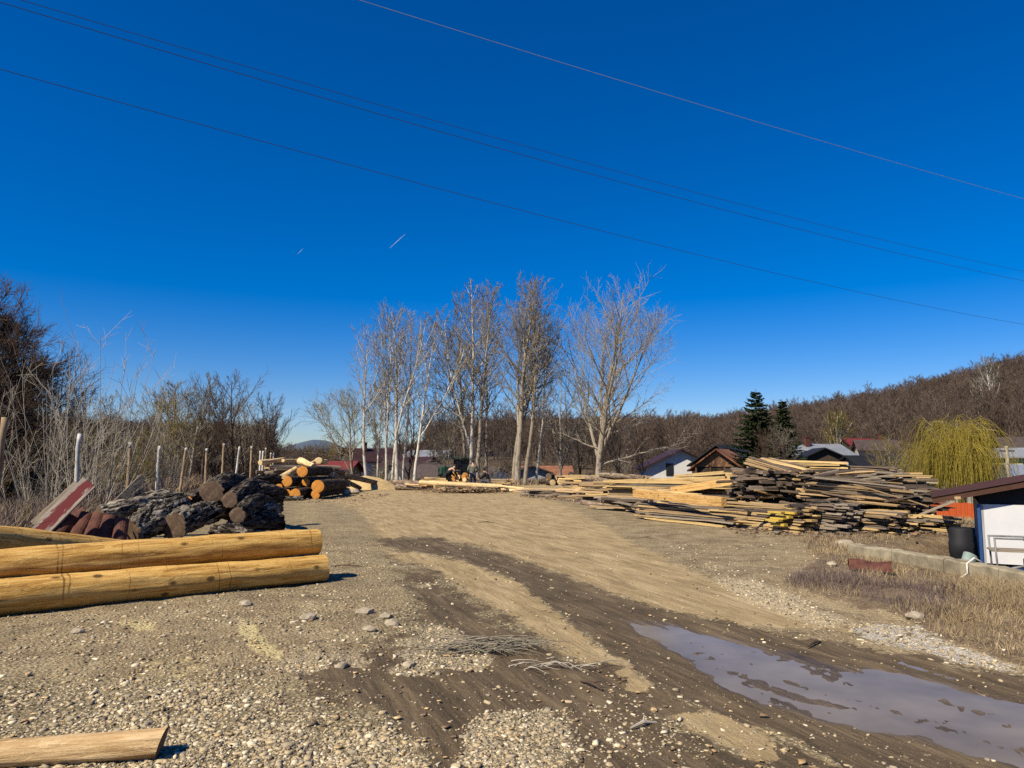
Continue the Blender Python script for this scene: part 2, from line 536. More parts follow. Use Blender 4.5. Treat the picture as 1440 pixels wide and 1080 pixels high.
def bark_mat(name, ridge, crack, lich, scale=7.0):
    m, nt, b = newmat(name, 0.95, 0.15)
    oi = N(nt, "ShaderNodeObjectInfo")
    t = N(nt, "ShaderNodeTexCoord")
    add = N(nt, "ShaderNodeVectorMath"); add.operation = 'ADD'
    comb = N(nt, "ShaderNodeCombineXYZ")
    nt.links.new(math_(nt, 'MULTIPLY', oi.outputs["Random"], 53.0), comb.inputs[0])
    nt.links.new(t.outputs["Object"], add.inputs[0]); nt.links.new(comb.outputs[0], add.inputs[1])
    mp = N(nt, "ShaderNodeMapping"); mp.inputs["Scale"].default_value = (0.3, 1.5, 1.5)
    nt.links.new(add.outputs[0], mp.inputs[0])
    n = noise(nt, mp.outputs[0], scale * 1.3, 5, 0.7, 1.2)
    r = ramp(nt, n, [(0.46, 0.0), (0.56, 1.0)])
    c = mix(nt, r, crack, ridge)
    l = noise(nt, add.outputs[0], 3.0, 5, 0.7)
    c = mix(nt, math_(nt, 'MULTIPLY', ramp(nt, l, [(0.52, 0.0), (0.66, 0.8)]), r), c, lich)
    k = ramp(nt, oi.outputs["Random"], [(0, 0.8), (1, 1.25)])
    c = mix(nt, 1.0, c, k, 'MULTIPLY')
    setc(nt, b, c)
    bump(nt, b, n, 1.0, 0.04)
    return m
M['bark_black'] = bark_mat("gnarled_black_bark", (0.085, 0.067, 0.052), (0.004, 0.003, 0.003), (0.26, 0.225, 0.18))
M['bark_grey'] = bark_mat("gnarled_grey_bark", (0.22, 0.19, 0.155), (0.006, 0.005, 0.004), (0.42, 0.385, 0.33))
M['bark_brown'] = bark_mat("brown_bark", (0.105, 0.075, 0.052), (0.025, 0.017, 0.012), (0.17, 0.14, 0.11))
M['bark_pale'] = bark_mat("pale_bark", (0.27, 0.21, 0.15), (0.09, 0.06, 0.04), (0.36, 0.30, 0.24))

def trunk_mat(name, base, dark, light, vary=0.12):
    m, nt, b = newmat(name, 0.9, 0.15)
    v = coord(nt, "Object", (3.0, 3.0, 0.8))
    n = noise(nt, v, 2.5, 5, 0.7, 0.5)
    c = ramp(nt, n, [(0.36, dark), (0.46, base), (0.7, light)])
    oi = N(nt, "ShaderNodeObjectInfo")
    k = ramp(nt, oi.outputs["Random"], [(0, 1 - vary), (1, 1 + vary)])
    c = mix(nt, 1.0, c, k, 'MULTIPLY')
    setc(nt, b, c); bump(nt, b, n, 0.5, 0.03)
    return m
M['birch'] = trunk_mat("whitish_bark", (0.48, 0.44, 0.37), (0.12, 0.10, 0.08), (0.66, 0.62, 0.54))
M['poplar'] = trunk_mat("grey_poplar_bark", (0.25, 0.215, 0.165), (0.05, 0.038, 0.03), (0.34, 0.29, 0.23))
M['darktrunk'] = trunk_mat("dark_tree_bark", (0.07, 0.052, 0.038), (0.025, 0.018, 0.014), (0.12, 0.09, 0.065))
M['twig_pale'] = simple("pale_twigs", (0.24, 0.21, 0.165), (0.38, 0.34, 0.28), 4, bs=0, vary=0.12)
M['twig_grey'] = simple("grey_brown_twigs", (0.15, 0.132, 0.096), (0.27, 0.238, 0.18), 4, bs=0, vary=0.15)
M['twig_dark'] = simple("dark_brown_twigs", (0.050, 0.032, 0.020), (0.10, 0.065, 0.042), 4, bs=0, vary=0.2)
M['twig_hill'] = simple("hillside_twigs", (0.072, 0.050, 0.037), (0.14, 0.100, 0.076), 0.5, bs=0, vary=0.35)
M['hilltrunk'] = simple("hillside_trunks", (0.07, 0.055, 0.043), (0.15, 0.12, 0.095), 1.5, bs=0, vary=0.4)
M['twig_olive'] = simple("olive_twigs", (0.13, 0.10, 0.022), (0.25, 0.195, 0.05), 4, bs=0, vary=0.15)
M['catkin'] = simple("brown_catkins", (0.11, 0.083, 0.058), (0.20, 0.155, 0.11), 6, bs=0)
M['willow'] = simple("yellow_willow_shoots", (0.16, 0.125, 0.015), (0.30, 0.235, 0.035), 3, bs=0)
M['needles'] = simple("spruce_needles", (0.012, 0.024, 0.006), (0.034, 0.052, 0.014), 3, bs=0)
M['drygrass'] = simple("dry_grass_blades", (0.20, 0.145, 0.075), (0.40, 0.305, 0.17), 2.0, bs=0, kind="World")
M['weedstem'] = simple("purple_brown_stems", (0.085, 0.060, 0.052), (0.19, 0.14, 0.12), 2.0, bs=0, kind="World")
M['concrete'] = simple("stained_concrete", (0.12, 0.10, 0.065), (0.36, 0.31, 0.21), 3.2, bs=0.6, bd=0.02)
M['whitewall'] = simple("white_painted_panel", (0.50, 0.51, 0.52), (0.58, 0.58, 0.58), 2, 0.6, bs=0.1)
M['blue'] = simple("blue_trim", (0.015, 0.05, 0.16), (0.02, 0.07, 0.22), 4, 0.5, bs=0)
M['brownmetal'] = simple("brown_roof_sheet", (0.045, 0.018, 0.009), (0.08, 0.034, 0.018), 3, 0.6, bs=0.1)
M['blackmat'] = simple("matte_black_and_shade", (0.006, 0.006, 0.008), (0.014, 0.014, 0.016), 4, 0.7, bs=0.2)  # plain black things, and the painted shade of the white shed's gable
M['steel'] = simple("galvanised_steel", (0.10, 0.10, 0.105), (0.22, 0.22, 0.22), 8, 0.45, bs=0)
M['rust'] = simple("rusty_orange_sheet", (0.28, 0.045, 0.010), (0.46, 0.09, 0.018), 3, 0.8, bs=0.3, stretch=(4, 4, 0.6))
M['redtile'] = simple("red_clay", (0.042, 0.014, 0.010), (0.13, 0.048, 0.032), 9, 0.8, bs=0.4)
M['maroon'] = simple("maroon_roof", (0.024, 0.010, 0.010), (0.042, 0.018, 0.017), 2, 0.6, bs=0.1)
M['tileorange'] = simple("orange_brown_tiles", (0.13, 0.052, 0.028), (0.25, 0.115, 0.062), 1.8, 0.85, bs=0.4, bd=0.05)
M['roofdark'] = simple("dark_brown_roof", (0.035, 0.026, 0.024), (0.075, 0.055, 0.048), 1.5, 0.8, bs=0.3)
M['roofgrey'] = simple("grey_metal_roof", (0.13, 0.14, 0.16), (0.22, 0.235, 0.255), 1.0, 0.5, bs=0.1)
M['redroof'] = simple("red_roof", (0.10, 0.012, 0.014), (0.15, 0.024, 0.022), 1.5, 0.7, bs=0.1)
M['plaster'] = simple("white_plaster", (0.52, 0.51, 0.49), (0.64, 0.63, 0.60), 1.5, 0.9, bs=0.1)
M['cream'] = simple("cream_plaster", (0.42, 0.38, 0.30), (0.58, 0.53, 0.43), 1.5, 0.9, bs=0.1)
M['greywall'] = simple("grey_wall", (0.22, 0.22, 0.22), (0.40, 0.40, 0.39), 1.5, 0.9, bs=0.1)
M['yellowwall'] = simple("yellow_green_wall", (0.42, 0.42, 0.16), (0.56, 0.56, 0.24), 1.5, 0.9, bs=0.1)
M['bluewall'] = simple("blue_grey_wall", (0.22, 0.26, 0.34), (0.34, 0.38, 0.46), 1.5, 0.8, bs=0.1)
M['darkwood'] = simple("dark_house_wood", (0.028, 0.018, 0.012), (0.065, 0.042, 0.028), 3, 0.85, bs=0.3)
M['midwood'] = simple("brown_house_wood", (0.13, 0.07, 0.035), (0.22, 0.12, 0.065), 3, 0.85, bs=0.3)
M['glass'], _nt, _b = newmat("window_glass", 0.08, 0.6); _b.inputs["Base Color"].default_value = (0.02, 0.025, 0.03, 1)
M['postwhite'] = simple("whitewashed_post", (0.30, 0.27, 0.22), (0.70, 0.68, 0.63), 7, 0.9, bs=0.5, stretch=(1, 1, 0.5))
M['postwood'] = simple("weathered_post", (0.16, 0.10, 0.055), (0.42, 0.32, 0.20), 8, 0.9, bs=0.5, stretch=(1, 1, 0.3))
M['wire'] = simple("dark_cable", (0.02, 0.02, 0.022), (0.03, 0.03, 0.032), 2, 0.5, bs=0)
M['wirelight'] = simple("bare_aluminium_cable", (0.25, 0.27, 0.31), (0.32, 0.34, 0.38), 2, 0.4, bs=0)
M['contrail'] = simple("contrail_ice", (0.55, 0.62, 0.75), (0.6, 0.66, 0.78), 0.01, 1.0, bs=0)
M['stone'] = simple("yard_stone", (0.20, 0.165, 0.115), (0.40, 0.34, 0.25), 9, 0.9, bs=0.4)
M['skin'] = simple("skin", (0.42, 0.24, 0.16), (0.50, 0.30, 0.21), 5, 0.6, bs=0)
M['cloth_green'] = simple("khaki_jacket_cloth", (0.11, 0.12, 0.085), (0.17, 0.175, 0.13), 9, 0.95, bs=0)
M['cloth_black'] = simple("black_jacket_cloth", (0.012, 0.012, 0.014), (0.025, 0.024, 0.026), 9, 0.95, bs=0)
M['cloth_navy'] = simple("navy_trouser_cloth", (0.012, 0.016, 0.035), (0.022, 0.028, 0.055), 9, 0.95, bs=0)
M['cloth_grey'] = simple("grey_trouser_cloth", (0.05, 0.05, 0.055), (0.09, 0.09, 0.095), 9, 0.95, bs=0)
M['hair'] = simple("dark_hair", (0.012, 0.009, 0.007), (0.025, 0.018, 0.014), 9, 0.8, bs=0)
M['tractor'] = simple("green_machine_paint", (0.025, 0.07, 0.04), (0.04, 0.10, 0.06), 3, 0.5, bs=0)
M['tyre'] = simple("black_rubber", (0.012, 0.012, 0.012), (0.03, 0.03, 0.03), 6, 0.9, bs=0.3)
M['bucket'] = simple("grey_green_plastic", (0.16, 0.22, 0.20), (0.24, 0.30, 0.27), 6, 0.6, bs=0)
M['orange_dirt'] = simple("sawdust_heap", (0.36, 0.25, 0.11), (0.52, 0.38, 0.18), 4, 0.95, bs=0.6, bd=0.05)
M['mount'] = simple("mountain_forest_haze_tint", (0.05, 0.075, 0.11), (0.07, 0.10, 0.14), 0.004, 1.0, bs=0)  # distance haze is painted into this blue forest colour
M['chips'] = simple("bark_and_chips", (0.09, 0.055, 0.035), (0.30, 0.20, 0.12), 5, 0.95, bs=0, kind="World")
# sawn boards
M['board_yellow'] = wood_mat("fresh_board", (0.47, 0.32, 0.13), (0.22, 0.13, 0.05), (0.60, 0.45, 0.22), knots=False, vary=0.25)
M['board_tan'] = wood_mat("tan_board", (0.36, 0.24, 0.12), (0.14, 0.08, 0.04), (0.48, 0.35, 0.19), knots=False, vary=0.3)
M['board_grey'] = wood_mat("weathered_board", (0.22, 0.175, 0.125), (0.06, 0.045, 0.035), (0.28, 0.24, 0.19), knots=False, vary=0.35)
M['board_dark'] = wood_mat("dark_slab", (0.095, 0.068, 0.048), (0.020, 0.014, 0.010), (0.22, 0.165, 0.12), knots=False, vary=0.4)
M['beam_orange'] = wood_mat("orange_beam", (0.50, 0.29, 0.09), (0.32, 0.16, 0.045), (0.62, 0.40, 0.16), knots=True, vary=0.08)
M['paint_end'] = simple("yellow_painted_end", (0.40, 0.27, 0.04), (0.52, 0.37, 0.07), 8, 0.8, bs=0)

def redboard_mat():
    m, nt, b = newmat("flaking_red_paint", 0.8, 0.3)
    v = coord(nt, "Object", (0.8, 3.5, 3))
    n = noise(nt, v, 3.6, 8, 0.8, 0.8)
    g = noise(nt, coord(nt, "Object", (0.6, 12, 4)), 3, 4)
    wd = ramp(nt, g, [(0.3, (0.13, 0.10, 0.085)), (0.7, (0.34, 0.29, 0.25))])
    # paint survives in the middle of the board
    sep = N(nt, "ShaderNodeSeparateXYZ"); nt.links.new(coord(nt, "Object"), sep.inputs[0])
    ed = math_(nt, 'MULTIPLY', math_(nt, 'ABSOLUTE', sep.outputs[1]), 2.2)
    f = math_(nt, 'SUBTRACT', n, ed)
    k = ramp(nt, f, [(0.28, 0.0), (0.33, 1.0)])
    c = mix(nt, k, wd, (0.10, 0.010, 0.012))
    setc(nt, b, c); bump(nt, b, g, 0.5, 0.005)
    return m
M['redboard'] = redboard_mat()

# ------------------------------------------------------------------ ground
def ground_mat():
    m, nt, b = newmat("yard_ground", 0.95, 0.2)
    L = nt.links.new
    A = N(nt, "ShaderNodeAttribute", attribute_name="zone_a"); sa = N(nt, "ShaderNodeSeparateColor"); L(A.outputs["Color"], sa.inputs[0])
    Bt = N(nt, "ShaderNodeAttribute", attribute_name="zone_b"); sb = N(nt, "ShaderNodeSeparateColor"); L(Bt.outputs["Color"], sb.inputs[0])
    Ct = N(nt, "ShaderNodeAttribute", attribute_name="zone_c"); sc_ = N(nt, "ShaderNodeSeparateColor"); L(Ct.outputs["Color"], sc_.inputs[0])
    mud, dirt, patch = sa.outputs
    weed, lime, saw = sb.outputs
    lg, hillm, pud = sc_.outputs
    v = coord(nt, "World")
    big = noise(nt, v, 0.55, 5, 0.6)
    mid = noise(nt, v, 3.0, 6, 0.7)
    fine = noise(nt, v, 22.0, 4, 0.7)
    vfine = noise(nt, v, 75.0, 3, 0.7)
    vo = N(nt, "ShaderNodeTexVoronoi"); vo.inputs["Scale"].default_value = 34; L(v, vo.inputs["Vector"])
    vo2 = N(nt, "ShaderNodeTexVoronoi"); vo2.inputs["Scale"].default_value = 13; L(v, vo2.inputs["Vector"])
    sep = N(nt, "ShaderNodeSeparateColor"); L(vo.outputs["Color"], sep.inputs[0])
    edgen0 = noise(nt, v, 1.6, 9, 0.72, 0.3)
    grav = ramp(nt, sep.outputs[0], [(0.0, (0.155, 0.117, 0.062)), (0.45, (0.32, 0.25, 0.142)), (0.8, (0.49, 0.40, 0.24)), (1.0, (0.68, 0.58, 0.38))])
    edge = ramp(nt, vo.outputs["Distance"], [(0.25, 1.0), (0.62, 0.25)])
    grav = mix(nt, 1.0, grav, edge, 'MULTIPLY')
    fines = ramp(nt, fine, [(0.3, (0.12, 0.095, 0.055)), (0.7, (0.25, 0.20, 0.12))])
    cover = ramp(nt, math_(nt, 'ADD', math_(nt, 'MULTIPLY', mid, 0.6), math_(nt, 'MULTIPLY', big, 0.4)), [(0.42, 0.0), (0.56, 0.65)])
    grav = mix(nt, cover, grav, fines)
    tanz = ramp(nt, noise(nt, v, 0.45, 4, 0.6, 0.4), [(0.42, 0.0), (0.62, 0.6)])
    grav = mix(nt, tanz, grav, mix(nt, 0.5, grav, (0.30, 0.24, 0.13)))
    warmf = math_(nt, 'MULTIPLY', Ct.outputs["Alpha"], 0.75)
    grav = mix(nt, warmf, grav, mix(nt, 0.65, grav, ramp(nt, edgen0, [(0.40, (0.15, 0.105, 0.058)), (0.5, (0.27, 0.20, 0.115)), (0.6, (0.36, 0.285, 0.17))])))
    # stains of dark soil in the gravel
    dk = ramp(nt, noise(nt, v, 1.3, 6, 0.7, 0.5), [(0.55, 0.0), (0.68, 0.55)])
    grav = mix(nt, dk, grav, (0.085, 0.066, 0.042))
    edgen = math_(nt, 'ADD', math_(nt, 'MULTIPLY', noise(nt, v, 2.2, 9, 0.72, 0.3), 0.75), math_(nt, 'MULTIPLY', noise(nt, v, 26.0, 3, 0.7), 0.25))
    def soft(mask, amt=0.5, lo=0.43, hi=0.60, nz=None):
        s = math_(nt, 'ADD', mask, math_(nt, 'MULTIPLY', math_(nt, 'SUBTRACT', nz or edgen, 0.5), amt * 4.0))
        s = ramp(nt, s, [(lo, 0.0), (hi, 1.0)])
        return math_(nt, 'MULTIPLY', s, ramp(nt, mask, [(0.0, 0.0), (0.06, 1.0)]))
    strk = noise(nt, coord(nt, "World", (1.7, 0.35, 1), (0, 0, R(-22))), 2.2, 5, 0.65, 0.4)
    dirtc = ramp(nt, strk, [(0.28, (0.20, 0.145, 0.072)), (0.5, (0.31, 0.232, 0.122)), (0.72, (0.40, 0.31, 0.17))])
    dirtc = mix(nt, ramp(nt, vfine, [(0.35, 0.35), (0.6, 0.0)]), dirtc, (0.16, 0.11, 0.06))
    strd = noise(nt, coord(nt, "World", (6.0, 0.6, 1), (0, 0, R(-18))), 1.5, 7, 0.72, 0.4)
    dirtc = mix(nt, ramp(nt, strd, [(0.52, 0.0), (0.64, 0.6)]), dirtc, (0.15, 0.108, 0.058))
    dirtc = mix(nt, ramp(nt, strd, [(0.34, 0.6), (0.46, 0.0)]), dirtc, (0.46, 0.37, 0.22))
    ddk = ramp(nt, noise(nt, coord(nt, "World", (1.2, 0.5, 1), (0, 0, R(-20))), 0.9, 6, 0.75, 0.8), [(0.57, 0.0), (0.70, 0.65)])
    dirtc = mix(nt, ddk, dirtc, (0.13, 0.09, 0.048))
    col = mix(nt, soft(dirt, 0.75), grav, dirtc)
    weedc = ramp(nt, mid, [(0.3, (0.075, 0.052, 0.034)), (0.55, (0.17, 0.125, 0.075)), (0.75, (0.28, 0.215, 0.13))])
    col = mix(nt, soft(weed, 0.5), col, weedc)
    strf = noise(nt, coord(nt, "World", (9.0, 0.9, 1), (0, 0, R(-22))), 1.6, 6, 0.7, 0.3)
    smix = math_(nt, 'ADD', math_(nt, 'MULTIPLY', strk, 0.45), math_(nt, 'MULTIPLY', strf, 0.55))
    mudc = ramp(nt, smix, [(0.36, (0.042, 0.030, 0.017)), (0.50, (0.088, 0.063, 0.036)), (0.60, (0.14, 0.103, 0.060)), (0.70, (0.22, 0.165, 0.10))])
    mudc = mix(nt, ramp(nt, vfine, [(0.56, 0.0), (0.68, 0.6)]), mudc, (0.20, 0.155, 0.10))
    ms = soft(mud, 0.85)
    col = mix(nt, ms, col, mudc)
    ps = soft(patch, 0.8, 0.45, 0.56)
    col = mix(nt, ps, col, mix(nt, 0.25, grav, (0.42, 0.35, 0.24)))
    col = mix(nt, math_(nt, 'MULTIPLY', soft(lg, 0.9, 0.3, 0.95, fine), .8), col, ramp(nt, sep.outputs[1], [(0, (0.25, 0.20, 0.12)), (1, (0.50, 0.42, 0.28))]))
    limes = soft(lime, 0.8, 0.5, 0.9, noise(nt, v, 11.0, 7, 0.85))
    col = mix(nt, limes, col, ramp(nt, vfine, [(0.34, (0.16, 0.135, 0.10)), (0.62, (0.50, 0.47, 0.42))]))
    saws = soft(saw, 0.8, 0.45, 1.15, noise(nt, v, 9.0, 8, 0.85))
    col = mix(nt, math_(nt, 'MULTIPLY', saws, 0.6), col, (0.62, 0.53, 0.25))
    hc = ramp(nt, noise(nt, v, 0.15, 4), [(0.35, (0.055, 0.038, 0.026)), (0.65, (0.13, 0.10, 0.055))])
    col = mix(nt, hillm, col, hc)
    L(col, b.inputs["Base Color"])
    wet = math_(nt, 'MULTIPLY', ms, ramp(nt, math_(nt, 'ADD', pud, math_(nt, 'MULTIPLY', math_(nt, 'SUBTRACT', mid, 0.5), 0.8)), [(0.1, 0.15), (0.5, 1.0)]))
    rg = ramp(nt, wet, [(0.0, 0.95), (1.0, 0.42)])
    L(rg, b.inputs["Roughness"])
    stone_h = math_(nt, 'SUBTRACT', 1.0, vo.outputs["Distance"])
    h = mix(nt, math_(nt, 'MAXIMUM', soft(dirt, 0.45), ms), stone_h, math_(nt, 'MULTIPLY', fine, 0.7))
    h2 = mix(nt, ps, h, stone_h)
    n1 = bump(nt, None, h2, 0.8, 0.022)
    n2 = bump(nt, None, strd, 0.6, 0.05, n1)
    n3 = bump(nt, b, vfine, 0.4, 0.01, n2)
    return m
M['ground'] = ground_mat()

def build_ground():
    rs = [0.0, 0.8, 1.6]
    r = 2.4
    while r < 70:
        rs.append(r); r *= 1.0105 if r < 22 else 1.02
    while r < 900:
        rs.append(r); r *= 1.045
    rs += [1400, 2500, 5000]
    rs = np.array(rs)
    a = list(np.radians(np.arange(-46, 46.01, 0.2))) + list(np.radians(np.arange(50, 314, 6.0)))
    a = np.array(a)
    nA = len(a); nR = len(rs)
    RR, AA = np.meshgrid(rs, a, indexing='ij')
    X = RR * np.sin(AA); Y = RR * np.cos(AA)
    x, y = X.ravel(), Y.ravel()
    z = gz(x, y)
    z[: nA] = z[0]
    V = np.stack([x, y, z], 1)
    i = np.arange(nR - 1)[:, None] * nA; j = np.arange(nA)[None, :]; j2 = (j + 1) % nA
    q = np.stack([i + j, i + nA + j, i + nA + j2, i + j2], -1).reshape(-1, 4)[:, ::-1]
    me = mesh_np("ground", V, quads=q, mats=[M['ground']], smooth=True)
    m = masks(x, y)
    rr = np.hypot(x, y)
    one = np.ones_like(x)
    wrm = np.clip(sstep(.5, 3.5, x) + .6 * sstep(.3, -.2, x + .16 * y) * sstep(8, 12, y) * sstep(-.5, .2, x + .30 * y), 0, 1)
    edge = sstep(54, 64, rr)
    fence = sstep(0.2, 2.0, (-4.4 - 0.33 * y) - x)
    right = sstep(13.5, 16.5, x) * sstep(12, 16, y)
    wrm = np.clip(wrm + .9 * sstep(-.9, -1.6, x) * sstep(5.0, 6.0, y + .3 * fbm(x, y, 0, 99, 3)) * sstep(10.5, 8.5, y), 0, 1)
    hm = np.clip(np.maximum(np.maximum(edge, fence), right), 0, 1)
    for nm, ch in (("zone_a", ('mud', 'dirt', 'patch')), ("zone_b", ('weed', 'lime', 'saw')), ("zone_c", ('lg', None, 'pud'))):
        at = me.attributes.new(nm, 'FLOAT_COLOR', 'POINT')
        arr = np.stack([(m[c] if c else hm) for c in ch] + [wrm if nm == 'zone_c' else one], 1).astype(np.float32)
        at.data.foreach_set("color", arr.ravel())
    o = link("ground", me); tag(o, kind="structure")
build_ground()

def water():
    m, nt, b = newmat("muddy_water", 0.06, 0.5)
    b.inputs["IOR"].default_value = 1.23
    v = coord(nt, "World")
    c = ramp(nt, noise(nt, v, 1.2, 4), [(0.35, (0.125, 0.102, 0.074)), (0.65, (0.19, 0.158, 0.118))])
    setc(nt, b, c)
    rr = ramp(nt, noise(nt, v, 1.7, 5, 0.7), [(0.4, 0.05), (0.7, 0.22)])
    nt.links.new(rr, b.inputs["Roughness"])
    bump(nt, b, noise(nt, v, 14, 3), 0.05, 0.01)
    pts = [W(*p) for p in [(870, 850), (960, 855), (1060, 890), (1280, 915), (1440, 960), (1700, 1010), (1760, 1180), (1400, 1110), (1240, 1050), (1100, 1010), (980, 965), (900, 905)]]
    mb = MB(); mb.poly([(p.x, p.y, -0.0255) for p in pts])
    o = mb.build("puddle", m); tag(o, kind="structure")
water()

# ------------------------------------------------------------------ far mountain
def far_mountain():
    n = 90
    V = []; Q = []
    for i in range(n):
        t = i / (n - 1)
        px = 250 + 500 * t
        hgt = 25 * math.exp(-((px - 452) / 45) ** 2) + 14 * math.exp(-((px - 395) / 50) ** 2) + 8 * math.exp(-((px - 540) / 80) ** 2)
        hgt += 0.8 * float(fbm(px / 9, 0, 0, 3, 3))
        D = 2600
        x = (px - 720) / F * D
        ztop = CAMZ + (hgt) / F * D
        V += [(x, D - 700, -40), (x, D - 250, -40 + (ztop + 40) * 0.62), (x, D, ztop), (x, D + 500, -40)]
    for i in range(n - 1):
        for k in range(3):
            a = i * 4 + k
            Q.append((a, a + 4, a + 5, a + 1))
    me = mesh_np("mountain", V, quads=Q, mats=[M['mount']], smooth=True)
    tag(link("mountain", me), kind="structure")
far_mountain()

# ------------------------------------------------------------------ trees
class Tree:
    def __init__(s, seed): s.r = random.Random(seed); s.b = []      # branches: (pts, rads, sides, layer)
    def branch(s, p, d, L, r0, r1, seg, wig, trop, sides, layer, curve=None):
        r = s.r; pts = [p.copy()]; d = d.normalized(); rad = [r0]
        st = L / seg
        for i in range(seg):
            d = d + Vector((r.gauss(0, wig), r.gauss(0, wig), r.gauss(0, wig) + trop))
            if curve is not None: d = d + curve
            d.normalize()
            p = p + d * st
            pts.append(p.copy()); rad.append(r0 + (r1 - r0) * ((i + 1) / seg) ** 0.85)
        s.b.append((pts, rad, sides, layer))
        return pts, rad
    def at(s, pts, rad, t):
        f = t * (len(pts) - 1); i = min(int(f), len(pts) - 2); k = f - i
        return pts[i].lerp(pts[i + 1], k), (pts[i + 1] - pts[i]).normalized(), rad[i] + (rad[i + 1] - rad[i]) * k
    def side_dir(s, d, ang, az):
        a = Vector((1, 0, 0)) if abs(d.x) < 0.8 else Vector((0, 1, 0))
        u = d.cross(a).normalized(); w = d.cross(u)
        return d * math.cos(ang) + (u * math.cos(az) + w * math.sin(az)) * math.sin(ang)
    def mesh(s, name, layers, mats):
        """branches of the given layers as one mesh; layers maps layer -> material index"""
        V = []; Q = []; MI = []; n = 0
        for pts, rad, sd, ly in s.b:
            if ly not in layers: continue
            P = np.array([tuple(p) for p in pts]); Rr = np.array(rad)
            T = np.gradient(P, axis=0); T /= (np.linalg.norm(T, axis=1, keepdims=True) + 1e-9)
            ref = np.array([1.0, 0, 0]) if abs(T[0, 0]) < 0.7 else np.array([0, 1.0, 0])
            U = np.cross(T, ref); U /= (np.linalg.norm(U, axis=1, keepdims=True) + 1e-9)
            Wv = np.cross(T, U)
            an = np.arange(sd) * 2 * math.pi / sd
            ring = P[:, None, :] + (U[:, None, :] * np.cos(an)[None, :, None] + Wv[:, None, :] * np.sin(an)[None, :, None]) * Rr[:, None, None]
            k = len(P)
            V.append(ring.reshape(-1, 3))
            i = (np.arange(k - 1) * sd)[:, None]; j = np.arange(sd)[None, :]; j2 = (j + 1) % sd
            Q.append((np.stack([i + j, i + j2, i + sd + j2, i + sd + j], -1).reshape(-1, 4)) + n)
            MI.append(np.full((k - 1) * sd, layers[ly])); n += k * sd
        return V, Q, MI, n

def finish_tree(T, name, trunk_mat_, crown_mats, layers_trunk, layers_crown, extra=None):
    V, Q, MI, n = T.mesh("trunk", layers_trunk, None)
    tm = mesh_np(name + "_trunk", np.concatenate(V), quads=np.concatenate(Q), mats=[trunk_mat_], midx=np.concatenate(MI), smooth=True)
    V, Q, MI, n = T.mesh("crown", layers_crown, None)
    if extra is not None and len(extra):
        E = np.asarray(extra).reshape(-1, 3)
        k = len(E) // 4
        V.append(E); Q.append(np.arange(k * 4).reshape(-1, 4) + n); MI.append(np.full(k, len(crown_mats) - 1))
    cm = mesh_np(name + "_crown", np.concatenate(V), quads=np.concatenate(Q), mats=crown_mats, midx=np.concatenate(MI))
    return tm, cm

def buds(T, pts_list, size, count, r):
    out = []
    for _ in range(count):
        pts = r.choice(pts_list)
        i = r.randrange(len(pts) - 1); p = pts[i].lerp(pts[i + 1], r.random())
        d = Vector((r.gauss(0, 1), r.gauss(0, 1), r.gauss(0, 1))).normalized()
        e = d.cross(Vector((r.gauss(0, 1), r.gauss(0, 1), r.gauss(0, 1)))).normalized()
        a = size * r.uniform(0.6, 1.3)
        q = p - Vector((0, 0, a * 0.5))
        out += [tuple(q - d * a * .5), tuple(q + e * a * .3), tuple(q + d * a * .5), tuple(q - e * a * .3)]
    return out

